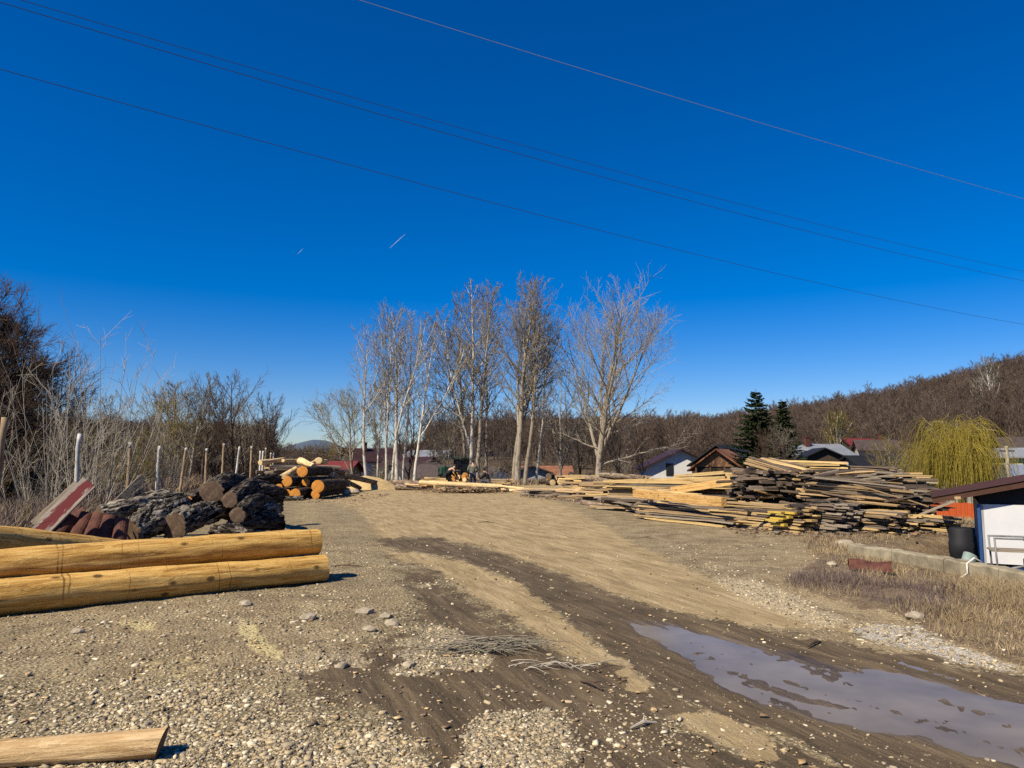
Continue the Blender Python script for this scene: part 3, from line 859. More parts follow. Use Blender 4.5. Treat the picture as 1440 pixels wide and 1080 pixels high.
def broadleaf(name, seed, H, r0, width, lean=(0, 0), start=0.35, nL1=22, ang=(35, 60), up=0.10, mt='birch', mc='twig_grey', mtw=None, catk=0,
              dens=1.0, tw=0.008, forks=0, wig=0.05, side_trunk=None, n2=(5, 8), n3=(3, 6), peak=0.45, L1mat_trunk=True, low=None):
    """bare tree: trunk + leaders are the trunk, limbs and twigs the crown"""
    T = Tree(seed); r = T.r
    d0 = Vector((lean[0], lean[1], 1))
    trunks = []
    pts, rad = T.branch(Vector((0, 0, -0.3)), d0, H * 0.97, r0, r0 * 0.10, 14, wig * 0.6, 0.02, 9, 0, curve=Vector((-lean[0] * 0.05, -lean[1] * 0.05, 0)))
    trunks.append((pts, rad, 1.0))
    for k in range(forks):
        t = r.uniform(start * 0.5, start * 1.1)
        p, d, rr = T.at(pts, rad, t)
        az = r.uniform(0, 6.28)
        dd = T.side_dir(d, R(r.uniform(14, 26)), az)
        q, qr = T.branch(p, dd, H * (1 - t) * r.uniform(0.75, 0.95), rr * 0.72, 0.02, 10, wig, 0.05, 7, 0)
        trunks.append((q, qr, 0.8))
    tips = []
    for tp, tr, wgt in trunks:
        n1 = int(nL1 * wgt / (1 + 0.45 * forks))
        for i in range(n1):
            t = start + (0.985 - start) * ((i + r.random()) / n1)
            if tp is not pts: t = 0.12 + 0.86 * ((i + r.random()) / n1)
            p, d, rr = T.at(tp, tr, t)
            u = (t - start) / (1 - start) if tp is pts else t
            prof = max(0.16, (1 - abs(u - peak) / max(peak, 1 - peak)) ** 0.6)
            L = width * 0.5 * prof * r.uniform(0.75, 1.25) / math.sin(R((ang[0] + ang[1]) / 2)) * 0.9
            az = i * 2.4 + r.uniform(-.5, .5)
            dd = T.side_dir(d, R(r.uniform(*ang)) * (1.1 - 0.35 * u), az)
            r1 = min(rr * 0.6, 0.012 + L * 0.013)
            b1, br1 = T.branch(p, dd, L, r1, tw, 6, wig * 1.6, up, 4, 1)
            k2 = int(r.randint(*n2) * dens * min(1.3, 0.4 + L / (width * 0.5)))
            for j in range(k2):
                t2 = 0.18 + 0.8 * (j + r.random()) / max(k2, 1)
                p2, d2, rr2 = T.at(b1, br1, t2)
                L2 = L * r.uniform(0.28, 0.5) * (1.15 - 0.6 * t2)
                dd2 = T.side_dir(d2, R(r.uniform(25, 55)), r.uniform(0, 6.28))
                b2, br2 = T.branch(p2, dd2, L2, max(rr2 * 0.6, tw), tw * 0.8, 4, wig * 2.2, up * 1.2, 3, 2)
                tips.append(b2)
                k3 = int(r.randint(*n3) * dens)
                for q3 in range(k3):
                    t3 = 0.15 + 0.85 * (q3 + r.random()) / max(k3, 1)
                    p3, d3, rr3 = T.at(b2, br2, min(t3, 0.98))
                    L3 = max(0.22, L2 * r.uniform(0.3, 0.6))
                    dd3 = T.side_dir(d3, R(r.uniform(20, 55)), r.uniform(0, 6.28))
                    b3, _ = T.branch(p3, dd3, L3, tw * 0.9, tw * 0.45, 2, wig * 2, up, 3, 3)
                    tips.append(b3)
    if low:
        for (t, dv, L, rr) in low:
            p, d, _ = T.at(pts, rad, t)
            b1, br1 = T.branch(p, Vector(dv), L, rr, tw, 9, wig * 2.5, 0.03, 6, 0)
            for j in range(16):
                t2 = 0.2 + 0.78 * (j + r.random()) / 16
                p2, d2, rr2 = T.at(b1, br1, t2)
                b2, br2 = T.branch(p2, T.side_dir(d2, R(r.uniform(30, 65)), r.uniform(0, 6.28)), L * r.uniform(.15, .3), max(rr2 * .5, tw), tw * .8, 5, wig * 2.5, 0.04, 3, 2)
                for q3 in range(5):
                    p3, d3, _ = T.at(b2, br2, r.uniform(.2, .95))
                    T.branch(p3, T.side_dir(d3, R(r.uniform(25, 60)), r.uniform(0, 6.28)), L * r.uniform(.05, .12), tw * .9, tw * .5, 2, wig * 2, 0.04, 3, 3)
    ex = buds(T, tips, 0.11, catk, r) if catk else None
    mats = [M[mt] if L1mat_trunk else M[mc], M[mc]]
    if catk: mats.append(M['catkin'])
    return finish_tree(T, name, M[mt], mats, {0: 0}, {1: 0, 2: 1, 3: 1}, ex)

def place_tree(name, meshes, x, y, label, group, cat="tree", rz=0.0, sc=1.0, z=None, parts=("trunk", "crown")):
    e = empty(name, (x, y, g1(x, y) if z is None else z), rz)
    e.scale = (sc, sc, sc) if not hasattr(sc, '__len__') else sc
    tag(e, label, cat, group)
    for pn, me in zip(parts, meshes):
        link(pn, me, e)
    return e

def base_at(px, D):
    return ((px - 720) / F * (D * CP), D)

# middle row, one tree after another from the left of the photograph
MID = [
 # px base, D, px top, py top, width(m), trunk radius, kind
 (499, 57, 476, 545, 4.6, .10, 'fine', "small feathery tree leaning left, leftmost of the middle row"),
 (517, 54, 498, 452, 3.6, .13, 'birch', "white barked slender tree with pale bare limbs, first tall one from the left"),
 (531, 60, 527, 520, 2.6, .11, 'birch2', "short thin white trunk behind the heap of sawdust"),
 (543, 56, 548, 436, 3.4, .12, 'birch2', "slender whitish tree rising from the right side of the sawdust heap"),
 (551, 58, 560, 455, 2.6, .10, 'birch', "thin leaning whitish tree crossing behind the thick white trunk"),
 (558, 55, 564, 425, 3.6, .17, 'birch2', "thickest white trunk of the left clump, tall forked crown"),
 (566, 57, 590, 432, 3.0, .14, 'birch', "whitish tree leaning right with a dark trunk base, centre of the left clump"),
 (582, 54, 605, 450, 3.0, .13, 'birch2', "white trunk leaning right above the brown roofed house"),
 (575, 62, 572, 545, 4.0, .13, 'dark', "low dark spreading tree inside the left clump"),
 (655, 58, 650, 400, 3.8, .15, 'catkin', "left stem of the reddish brown budded clump behind the standing man"),
 (662, 57, 668, 382, 4.0, .18, 'catkin', "tall white based stem in the middle of the budded clump"),
 (670, 56, 692, 392, 3.6, .19, 'catkin2', "right stem of the budded clump with a pale base"),
 (683, 59, 708, 396, 3.4, .14, 'catkin2', "dark straight trunk standing alone right of the budded clump"),
 (721, 54, 728, 396, 3.8, .17, 'catkin', "left trunk of the thick grey pair near the white log end"),
 (727, 53, 742, 384, 4.2, .25, 'poplar', "thickest grey trunk of the centre with furrowed bark"),
 (737, 53, 768, 388, 4.0, .18, 'catkin2', "grey trunk just right of the thickest one"),
 (752, 60, 782, 470, 3.2, .13, 'birch', "slim pale tree above the rusty roofed shed"),
 (787, 62, 792, 515, 5.2, .16, 'fork', "low forked tree with crooked pale limbs left of the widest tree"),
 (840, 52, 858, 398, 8.0, .26, 'big', "widest tree of the row with a fan shaped crown and long low limb"),
]
def middle_row():
    for i, (px, D, tx, ty, wd, tr, kind, label) in enumerate(MID):
        x, y = base_at(px, D)
        z = g1(x, y)
        top = WD(tx, ty, D)
        H = top.z - z
        lean = ((top.x - x) / H * 1.0, rnd.uniform(-.03, .03))
        kw = dict(seed=100 + i, H=H, r0=tr, width=wd * (1.45 if 'catkin' in kind or kind == 'poplar' else 1.25 if kind != 'big' else 1.0), lean=lean)
        if kind == 'fine': kw.update(start=.2, nL1=26, ang=(30, 55), mt='poplar', mc='twig_olive', dens=1.3, tw=.009, forks=2, up=.02, n2=(6, 10))
        elif kind == 'birch': kw.update(start=.28, nL1=26, ang=(25, 48), mt='birch', mc='twig_pale', dens=.9, tw=.009, up=.08)
        elif kind == 'birch2': kw.update(start=.36, nL1=26, ang=(22, 42), mt='birch', mc='twig_grey', dens=1.0, tw=.010, up=.10, forks=1, catk=500)
        elif kind == 'dark': kw.update(start=.2, nL1=24, ang=(30, 60), mt='darktrunk', mc='twig_dark', tw=.011, forks=2)
        elif kind == 'catkin': kw.update(start=.26, nL1=40, ang=(32, 62), mt='poplar' if i % 2 else 'birch', mc='twig_grey', dens=1.15, tw=.011, up=.07, catk=1700, forks=1, peak=.4)
        elif kind == 'catkin2': kw.update(start=.32, nL1=34, ang=(28, 52), mt='poplar', mc='twig_grey', dens=1.1, tw=.011, up=.08, catk=1100, peak=.35)
        elif kind == 'poplar': kw.update(start=.30, nL1=36, ang=(28, 55), mt='poplar', mc='twig_grey', dens=1.1, tw=.011, up=.08, catk=900, forks=2, peak=.4)
        elif kind == 'fork': kw.update(start=.22, nL1=24, ang=(35, 70), mt='poplar', mc='twig_grey', dens=.9, tw=.010, up=.03, forks=3, wig=.08)
        elif kind == 'big': kw.update(start=.22, nL1=50, ang=(28, 52), mt='poplar', mc='twig_pale', dens=1.15, tw=.010, up=.06, forks=4, peak=.5, n2=(7, 11),
                                      low=[(.12, (1.0, 0.0, .42), 6.3, .10), (.27, (1.0, .3, .30), 5.5, .07), (.2, (-1, .2, .5), 4.0, .07)])
        ms = broadleaf("tree", **kw)
        place_tree("bare_tree", ms, x, y, label, "bare trees in a row past the end of the yard", z=z)
middle_row()

# small set of shared bushes and trees
def shrub(name, seed, H, spread, stems, mat, mat2, tw=0.006, dens=1.0, up=0.04):
    T = Tree(seed); r = T.r
    for k in range(stems):
        az = r.uniform(0, 6.28); s = r.uniform(0, spread * .25)
        p = Vector((math.cos(az) * s, math.sin(az) * s, -0.15))
        an = R(r.uniform(4, 34))
        d = Vector((math.cos(az) * math.sin(an), math.sin(az) * math.sin(an), math.cos(an)))
        L = H * r.uniform(.55, 1.05)
        b, br = T.branch(p, d, L, r.uniform(.009, .021), .004, 8, .045, up, 4, 0)
        for j in range(int(9 * dens)):
            t = r.uniform(.15, .97); p2, d2, rr = T.at(b, br, t)
            b2, br2 = T.branch(p2, T.side_dir(d2, R(r.uniform(18, 50)), r.uniform(0, 6.28)), L * r.uniform(.12, .3), max(rr * .6, tw), tw * .6, 4, .07, .05, 3, 1)
            for q in range(int(4 * dens)):
                p3, d3, _ = T.at(b2, br2, r.uniform(.1, .98))
                T.branch(p3, T.side_dir(d3, R(r.uniform(20, 55)), r.uniform(0, 6.28)), L * r.uniform(.04, .11), tw * .8, tw * .5, 2, .08, .03, 3, 2)
    return finish_tree(T, name, M[mat], [M[mat2]], {0: 0}, {1: 0, 2: 0})

SH = [shrub("shrub_a", 1, 3.2, 2.2, 16, 'twig_pale', 'twig_grey'),
      shrub("shrub_b", 2, 3.0, 2.4, 18, 'twig_grey', 'twig_dark', dens=1.2),
      shrub("shrub_c", 3, 3.6, 2.0, 14, 'twig_olive', 'twig_olive', dens=1.2),
      shrub("shrub_d", 4, 2.6, 2.4, 22, 'twig_dark', 'twig_dark', dens=1.2)]
TR = [broadleaf("tree_a", 11, 9, .13, 6.0, start=.22, nL1=26, mt='darktrunk', mc='twig_dark', tw=.012, forks=1, dens=1.1),
      broadleaf("tree_b", 12, 9, .12, 5.0, start=.25, nL1=24, mt='poplar', mc='twig_grey', tw=.012, forks=1, dens=1.1),
      broadleaf("tree_c", 13, 9, .12, 5.5, start=.2, nL1=26, mt='darktrunk', mc='twig_grey', tw=.012, forks=2, dens=1.0, up=.06),
      broadleaf("tree_d", 14, 9, .13, 5.2, start=.15, nL1=26, mt='poplar', mc='twig_olive', tw=.013, forks=2, dens=1.2, up=.03)]

def left_side():
    r = random.Random(5)
    # the dense tall tree at the left edge
    ms = broadleaf("edge_tree", 77, 6.6, .12, 4.6, start=.12, nL1=54, ang=(32, 66), up=.03, mt='darktrunk', mc='twig_dark', dens=1.55, tw=.0065, forks=3, n2=(8, 12), n3=(6, 9), peak=.4, lean=(.06, 0), L1mat_trunk=False)
    x, y = base_at(-95, 22.5)
    place_tree("bare_tree", ms, x, y, "dense dark brown tree at the left edge of the photo", None, z=-0.8, sc=(1.12, 1.12, 1.36))
    x, y = base_at(-20, 22)
    place_tree("bare_tree", ms, x, y, "dark brushy tree behind the one at the left edge", None, rz=2.1, z=-1.0, sc=1.0)
    spots = []
    # the thicket behind the posts
    k = 0
    D = 11.0
    while D < 62:
        xf = -4.2 - .33 * D
        for row in range(3):
            x = xf - 2.2 - row * 2.2 - r.uniform(0, 1.0) - (1.0 if D < 20 else 0)
            y = D + r.uniform(-.6, .6)
            v = r.choice([0, 0, 1, 1, 3, 3, 2] if row == 0 else [0, 1, 3, 2])
            h = r.uniform(.8, 1.1) * (1.0 if D > 20 else 1.15) * (1 + .12 * row)
            spots.append((x, y, v, h))
        D += 1.75 if D < 25 else 2.4
    words = {0: "pale stemmed leafless shrub", 1: "grey brown leafless shrub", 2: "olive twigged leafless shrub", 3: "dark tangled leafless shrub"}
    for x, y, v, h in spots:
        PD = [11.5, 17, 22.5, 28, 33, 37, 40, 43, 46, 49, 53, 57, 60]
        PN = ["leftmost", "second", "third", "fourth", "fifth", "sixth", "seventh", "eighth", "ninth", "tenth", "eleventh", "twelfth", "farthest"]
        pk = min(range(13), key=lambda q: abs(PD[q] - y)); off = x - (-4.2 - .33 * y)
        rw = "close behind" if off > -4.2 else "a little way behind" if off > -6.6 else "deep in the thicket behind"
        place_tree("shrub", SH[v], x, y, words[v] + " " + rw + " the " + PN[pk] + " post", "leafless shrubs in the thicket behind the posts", cat="shrub", rz=r.uniform(0, 6.28), sc=h, parts=("stems", "twigs"))
    # tall pale whips in front
    wh = shrub("whips", 9, 4.4, 1.6, 22, 'twig_pale', 'twig_pale', dens=.75, tw=.005, up=.03)
    for px, D, s, lb in ((138, 20.5, 1.3, "tall pale whippy shrub fanning out behind the tilted red board"), (72, 18.5, 1.05, "pale whippy shrub left of the tilted red board"), (215, 26, .95, "pale whippy shrub behind the thin grey plank"),):
        x, y = base_at(px, D)
        place_tree("shrub", wh, x, y, lb, None, cat="shrub", rz=px * .7, sc=s, z=-.35, parts=("stems", "twigs"))
    # trees past the thicket
    for px, D, v, h, lb in (
        (232, 60, 1, 1.02, "grey domed bare tree behind the olive tree on the left"),
        (240, 52, 3, .84, "olive green twigged tree rising behind the posts"),
        (222, 50, 3, .74, "smaller olive twigged tree in front of the grey domed one"),
        (268, 56, 1, .98, "thin tall grey tree right of the olive tree"),
        (300, 62, 2, .92, "loose grey tree between the olive tree and the dark pair"),
        (328, 60, 0, 1.0, "left dark tree of the pair before the open sky"),
        (345, 64, 2, .98, "grey tree between the dark pair before the open sky"),
        (372, 62, 0, .95, "right dark tree of the pair before the open sky"),
        (402, 75, 1, .55, "small pale tree at the right end of the left woods"),
        (160, 58, 2, .92, "grey tree behind the tall pale whips"),
        (188, 66, 1, .95, "faint grey tree behind the second white post"),
        (120, 50, 0, .82, "brown tree behind the first post"),
        (90, 46, 0, .9, "dark tree high in the thicket left of the first post"),
        (285, 50, 0, .72, "brown tree low behind the posts near the olive one")):
        x, y = base_at(px, D)
        place_tree("bare_tree", TR[v], x, y, lb, None, rz=px * .37, sc=h)
left_side()

# ------------------------------------------------------------------ wooded hillside (a mass nobody could count)
def forest_variant(seed):
    T = Tree(seed); r = T.r
    H = 10
    pts, rad = T.branch(Vector((0, 0, -.5)), Vector((0, 0, 1)), H, .13, .03, 6, .04, .02, 4, 0)
    for i in range(20):
        t = .25 + .73 * (i + r.random()) / 20
        p, d, rr = T.at(pts, rad, t)
        L = 2.3 * (1.15 - .65 * t) * r.uniform(.8, 1.2)
        b, br = T.branch(p, T.side_dir(d, R(r.uniform(25, 55)), i * 2.4), L, .045, .02, 3, .08, .1, 3, 1)
        for j in range(6):
            p2, d2, _ = T.at(b, br, r.uniform(.2, .98))
            b2, br2 = T.branch(p2, T.side_dir(d2, R(r.uniform(20, 50)), r.uniform(0, 6.28)), L * r.uniform(.3, .5), .022, .012, 2, .08, .1, 3, 2)
            for q in range(4):
                p3, d3, _ = T.at(b2, br2, r.uniform(.1, .98))
                T.branch(p3, T.side_dir(d3, R(r.uniform(20, 50)), r.uniform(0, 6.28)), L * r.uniform(.15, .3), .014, .008, 1, .05, .1, 3, 3)
    V, Q, MI, n = T.mesh("x", {0: 0, 1: 1, 2: 1, 3: 1}, None)
    return mesh_np("wood_tree", np.concatenate(V), quads=np.concatenate(Q), mats=[M['hilltrunk'], M['twig_hill']], midx=np.concatenate(MI))

def forest():
    srcs = []
    for k in range(3):
        o = bpy.data.objects.new("wood_tree_source", forest_variant(300 + k)); srcs.append(o)
    n = 15000
    r = np.random.default_rng(4)
    rr = np.sqrt(r.uniform(78 ** 2, 262 ** 2, n)); az = r.uniform(-.86, .95, n)
    x = rr * np.sin(az); y = rr * np.cos(az)
    z = gz_base(x, y)
    px, py = proj(x, y, z)
    keep = np.ones(n, bool)
    # clear the village, the meadow on the far right and the gap of open sky
    keep &= ~((rr < 90) & (px > 430) & (px < 1500))
    keep &= ~((rr < 116) & (px > 430) & (px < 1500) & (r.random(n) < .55))
    sizef = np.where((rr < 118) & (px > 430), .7, 1.0)
    keep &= ~((np.abs(x + 8) < 26) & (np.abs(y - 125) < 24) & (r.random(n) < .65))
    keep &= ~((px > 1385) & (px < 1600) & (rr < 128) & (rr > 95))
    x, y, z, px, sizef = x[keep], y[keep], z[keep], px[keep], sizef[keep]
    m = len(x)
    sc = r.uniform(.68, .98, m) * (1 + .15 * (r.random(m) < .06))
    sc *= sizef * np.where((px > 380) & (px < 600), .62, 1.0)
    me = bpy.data.meshes.new("hillside_wood")
    me.vertices.add(m); me.vertices.foreach_set("co", np.stack([x, y, z], 1).astype(np.float32).ravel())
    a = me.attributes.new("sc", 'FLOAT', 'POINT'); a.data.foreach_set("value", sc.astype(np.float32))
    a = me.attributes.new("rz", 'FLOAT', 'POINT'); a.data.foreach_set("value", r.uniform(0, 6.28, m).astype(np.float32))
    a = me.attributes.new("pick", 'INT', 'POINT'); a.data.foreach_set("value", r.integers(0, 3, m).astype(np.int32))
    o = link("hillside_wood", me); tag(o, "brown leafless wood covering the hillside behind the village", None, None, "stuff")
    ng = bpy.data.node_groups.new("scatter", 'GeometryNodeTree')
    ng.interface.new_socket("Geometry", in_out='INPUT', socket_type='NodeSocketGeometry')
    ng.interface.new_socket("Geometry", in_out='OUTPUT', socket_type='NodeSocketGeometry')
    gi = ng.nodes.new("NodeGroupInput"); go = ng.nodes.new("NodeGroupOutput")
    iop = ng.nodes.new("GeometryNodeInstanceOnPoints")
    gg = ng.nodes.new("GeometryNodeGeometryToInstance")
    for s in srcs[::-1]:
        oi = ng.nodes.new("GeometryNodeObjectInfo"); oi.inputs["Object"].default_value = s; oi.inputs["As Instance"].default_value = True
        ng.links.new(oi.outputs["Geometry"], gg.inputs[0])
    def attr(nm, t):
        na = ng.nodes.new("GeometryNodeInputNamedAttribute"); na.data_type = t; na.inputs["Name"].default_value = nm
        return na.outputs[0]
    cb = ng.nodes.new("ShaderNodeCombineXYZ"); ng.links.new(attr("rz", 'FLOAT'), cb.inputs[2])
    er = ng.nodes.new("FunctionNodeEulerToRotation"); ng.links.new(cb.outputs[0], er.inputs[0])
    ng.links.new(gi.outputs[0], iop.inputs["Points"])
    ng.links.new(gg.outputs[0], iop.inputs["Instance"])
    iop.inputs["Pick Instance"].default_value = True
    ng.links.new(attr("pick", 'INT'), iop.inputs["Instance Index"])
    ng.links.new(er.outputs[0], iop.inputs["Rotation"])
    ng.links.new(attr("sc", 'FLOAT'), iop.inputs["Scale"])
    ng.links.new(iop.outputs[0], go.inputs[0])
    md = o.modifiers.new("scatter", 'NODES'); md.node_group = ng
forest()

# ------------------------------------------------------------------ logs
def log(name, A, B, rA, rB, mat, cut, label, group=None, cat="log", amp=0.012, bend=0.0, ridge=0.0, seed=0, na=26, twist=0.0, face_tilt=0.0, ends=(True, True), lump=0.0, parent=None, dl=0.1):
    A, B = Vector(A), Vector(B); ax = B - A; L = ax.length
    nl = max(4, min(90, int(L / dl)))
    t = np.linspace(0, 1, nl + 1)[:, None]; an = (np.arange(na) * 2 * math.pi / na)[None, :]
    r = rA + (rB - rA) * t + 0 * an
    px = t * L + 0 * an
    ca, sa = np.cos(an) + 0 * t, np.sin(an) + 0 * t
    r = r * (1 + lump * fbm(px * 1.6, ca * .8 + seed, sa * .8, seed, 3))
    r = r + amp * fbm(px * 2.2, ca * 2 + seed * 3, sa * 2, seed, 3)
    if ridge:
        tw = twist * px
        r = r + ridge * (np.abs(fbm(px * 3.0, np.cos(an + tw) * 6 * r / .2 + seed, np.sin(an + tw) * 6 * r / .2, seed + 5, 3)) * 2 - .4)
    bx = bend * L * np.sin(t * math.pi) + 0 * an
    bx2 = bend * L * .5 * np.sin(t * 5 + seed) * (t * (1 - t)) * 2
    if mat in (M['peeled'], M['stub']):
        r = r + .012 * fbm(px * 1.2, ca * 5 + seed, sa * 5, seed + 9, 4) + .016 * np.maximum(0, fbm(px * 3.4, ca * 2.6, sa * 2.6, seed + 19, 2) - .30)
    X = px + face_tilt * r * sa * np.where(t < .5, 1 - 2 * t, 0)
    V = np.stack([X, r * ca + bx2, r * sa + bx], -1)
    q = []
    i = (np.arange(nl) * na)[:, None]; j = np.arange(na)[None, :]; j2 = (j + 1) % na
    Q = np.stack([i + j, i + j2, i + na + j2, i + na + j], -1).reshape(-1, 4)[:, ::-1]
    me = mesh_np(name, V.reshape(-1, 3), quads=Q, mats=[mat], smooth=True)
    o = link(name, me, parent)
    o.location = A
    o.rotation_mode = 'QUATERNION'; o.rotation_quaternion = ax.to_track_quat('X', 'Z')
    if parent is None: tag(o, label, cat, group)
    elif label: o["label"] = label
    for e, row in ((0, 0), (1, nl)):
        if not ends[e]: continue
        ringp = V[row]; c = ringp.mean(0)
        sgn = -1 if e == 0 else 1
        vv = [ringp * 1.0 - c, (ringp - c) * .93 + np.array([sgn * .004, 0, 0]), (ringp - c) * .5 + np.array([sgn * .006, 0, 0])]
        vv = np.concatenate(vv + [np.array([[sgn * .005, 0, 0]])])
        qs = []; ts = []
        for k in range(na):
            k2 = (k + 1) % na
            for w in (0, 1): qs.append((w * na + k, w * na + k2, (w + 1) * na + k2, (w + 1) * na + k))
            ts.append((2 * na + k, 2 * na + k2, 3 * na))
        qs = np.array(qs); ts = np.array(ts)
        if e == 0: qs = qs[:, ::-1]; ts = ts[:, ::-1]
        qs = qs[:, ::-1]; ts = ts[:, ::-1]
        fm = mesh_np("cut_face", vv, quads=qs[:, ::-1], tris=ts[:, ::-1], mats=[cut])
        f = link("cut_face", fm, o); f.location = c
    return o

def peeled_stack():
    ax = W(455, 817); a0 = W(0, 868)
    d = (ax - a0).normalized()
    perp = Vector((-d.y, d.x, 0))
    r1 = .172
    g = "peeled logs stacked at the left edge"
    E1 = ax + Vector((0, 0, r1)) + d * 0.0; S1 = a0 - d * 2.6 + Vector((0, 0, r1 + .012))
    log("peeled_log", E1, S1, r1, .205, M['peeled'], M['cut_pale'], "front peeled yellow log lying on the gravel, lowest and nearest of its stack", g, seed=1, amp=.02, bend=.003, na=40, dl=.07)
    E3 = ax + perp * .40 + d * .12 + Vector((0, 0, .165)); S3 = E3 - d * 6.0
    log("peeled_log", E3, S3, .155, .19, M['peeled'], M['cut_pale'], "shaded peeled log mostly hidden between the upper and the front log", g, seed=2, amp=.02, na=36, dl=.09)
    E2 = WD(447, 761, 10.45); S2a = WD(0, 797, 8.35); d2 = (S2a - E2).normalized()
    log("peeled_log", E2, E2 + d2 * 6.3, .172, .185, M['peeled'], M['cut_pale'], "upper peeled yellow log with thin dark saw marks, resting on the front log", g, seed=3, amp=.02, na=40, bend=.002, dl=.07)
    E4 = WD(235, 778, 12.1); S4 = WD(-160, 745, 8.6)
    log("peeled_log", E4, S4, .13, .19, M['peeled'], M['cut_pale'], "peeled log slanting down behind the upper log at the far left", g, seed=4, amp=.02, na=36, dl=.09)
    Sm = E4.lerp(S4, .86); dd = (S4 - E4).normalized(); pr = Vector((-dd.y, dd.x, 0)).normalized()
    zt_ = Sm.z - .20; rr_ = zt_ / 2
    log("support_block", Sm + pr * .5 + Vector((0, 0, rr_ - Sm.z)), Sm - pr * .5 + Vector((0, 0, rr_ - Sm.z)), rr_, rr_, M['bark_brown'], M['cut_grey'], "thick bark covered block carrying the raised end of the slanting peeled log", None, cat="block", seed=5, amp=.02, na=30, dl=.1)
    # short one at the bottom
    a = W(-60, 1085); b = W(226, 1067)
    log("peeled_log", Vector((b.x, b.y, .082)), Vector((a.x, a.y, .07)), .080, .064, M['stub'], M['cut_grey'], "short weathered peeled pole at the bottom left corner of the photo", None, cat="pole", seed=6, amp=.012, na=36, dl=.05, face_tilt=-.3)
peeled_stack()

def dark_pile():
    g = "old dark logs in the heap behind the peeled logs"
    K = M['bark_black']; G = M['bark_grey']; c = M['cut_grey']
    def L(a, b, ra, rb, mat, label, seed, **kw):
        kw.setdefault('ridge', .06); kw.setdefault('lump', .42); kw.setdefault('bend', .07); kw.setdefault('cut', c)
        cut = kw.pop('cut')
        log("gnarled_log", WD(*a), WD(*b), ra, rb, mat, cut, label, g, seed=seed, amp=.03, na=60, dl=.035, **kw)
    L((140, 728, 14.0), (256, 708, 15.2), .20, .24, G, "gnarled log with a pale flared end pointing left beside the red tiles", 11, twist=.4)
    L((182, 752, 13.2), (262, 722, 14.6), .27, .30, G, "thick grey furrowed log at the front left of the dark heap", 12, twist=1.2, lump=.4)
    L((248, 742, 13.6), (302, 720, 14.6), .26, .22, G, "furrowed stump with a brown broken root edge in the front of the dark heap", 13, lump=.5, twist=.8)
    L((185, 716, 15.8), (248, 706, 16.2), .13, .16, K, "dark slabby log on top of the left side of the dark heap", 14)
    L((262, 706, 15.2), (318, 695, 17.4), .105, .17, K, "dark log whose small sawn end glows orange, left of the big round one", 15, cut=M['cut_orange'], ridge=.02)
    L((297, 692, 14.9), (335, 682, 16.6), .225, .22, K, "thickest dark log with a broad grey brown round end, top of the dark heap", 16, lump=.2, ridge=.03)
    L((323, 703, 14.4), (378, 690, 17.0), .155, .17, K, "dark log with a tidy oval sawn end under the thickest one", 17, lump=.1, ridge=.015)
    L((334, 725, 13.9), (380, 710, 16.2), .15, .155, K, "dark log with a light rimmed round end low in the middle of the dark heap", 18, lump=.1, ridge=.02)
    L((345, 694, 15.6), (394, 696, 16.4), .15, .17, K, "long black log lying crosswise on the right top of the dark heap", 19, twist=1)
    L((310, 690, 17.6), (345, 668, 17.9), .15, .07, G, "pale grey pointed chunk sticking up on the crest of the dark heap", 20, lump=.4)
    L((345, 684, 18.0), (392, 674, 19.0), .15, .13, K, "dark log on the crest of the heap right of the pointed chunk", 21)
    L((392, 712, 17.2), (360, 700, 19.0), .15, .15, K, "small dark round log end at the right edge of the dark heap", 22)
    L((396, 735, 15.6), (320, 744, 14.6), .15, .17, K, "black log at the bottom right of the dark heap in deep shade", 23)
    L((388, 716, 16.0), (350, 730, 14.9), .13, .14, G, "black knotty log lying over the bottom right one of the dark heap", 24, twist=1)
    L((300, 748, 13.9), (350, 755, 13.3), .10, .13, K, "small dark log behind the end of the upper peeled log", 25)
    L((230, 724, 15.4), (330, 716, 16.6), .24, .24, K, "black log buried in the middle of the dark heap", 26)
    L((178, 742, 14.9), (240, 735, 15.3), .20, .22, K, "black log buried under the furrowed grey one", 27)
dark_pile()

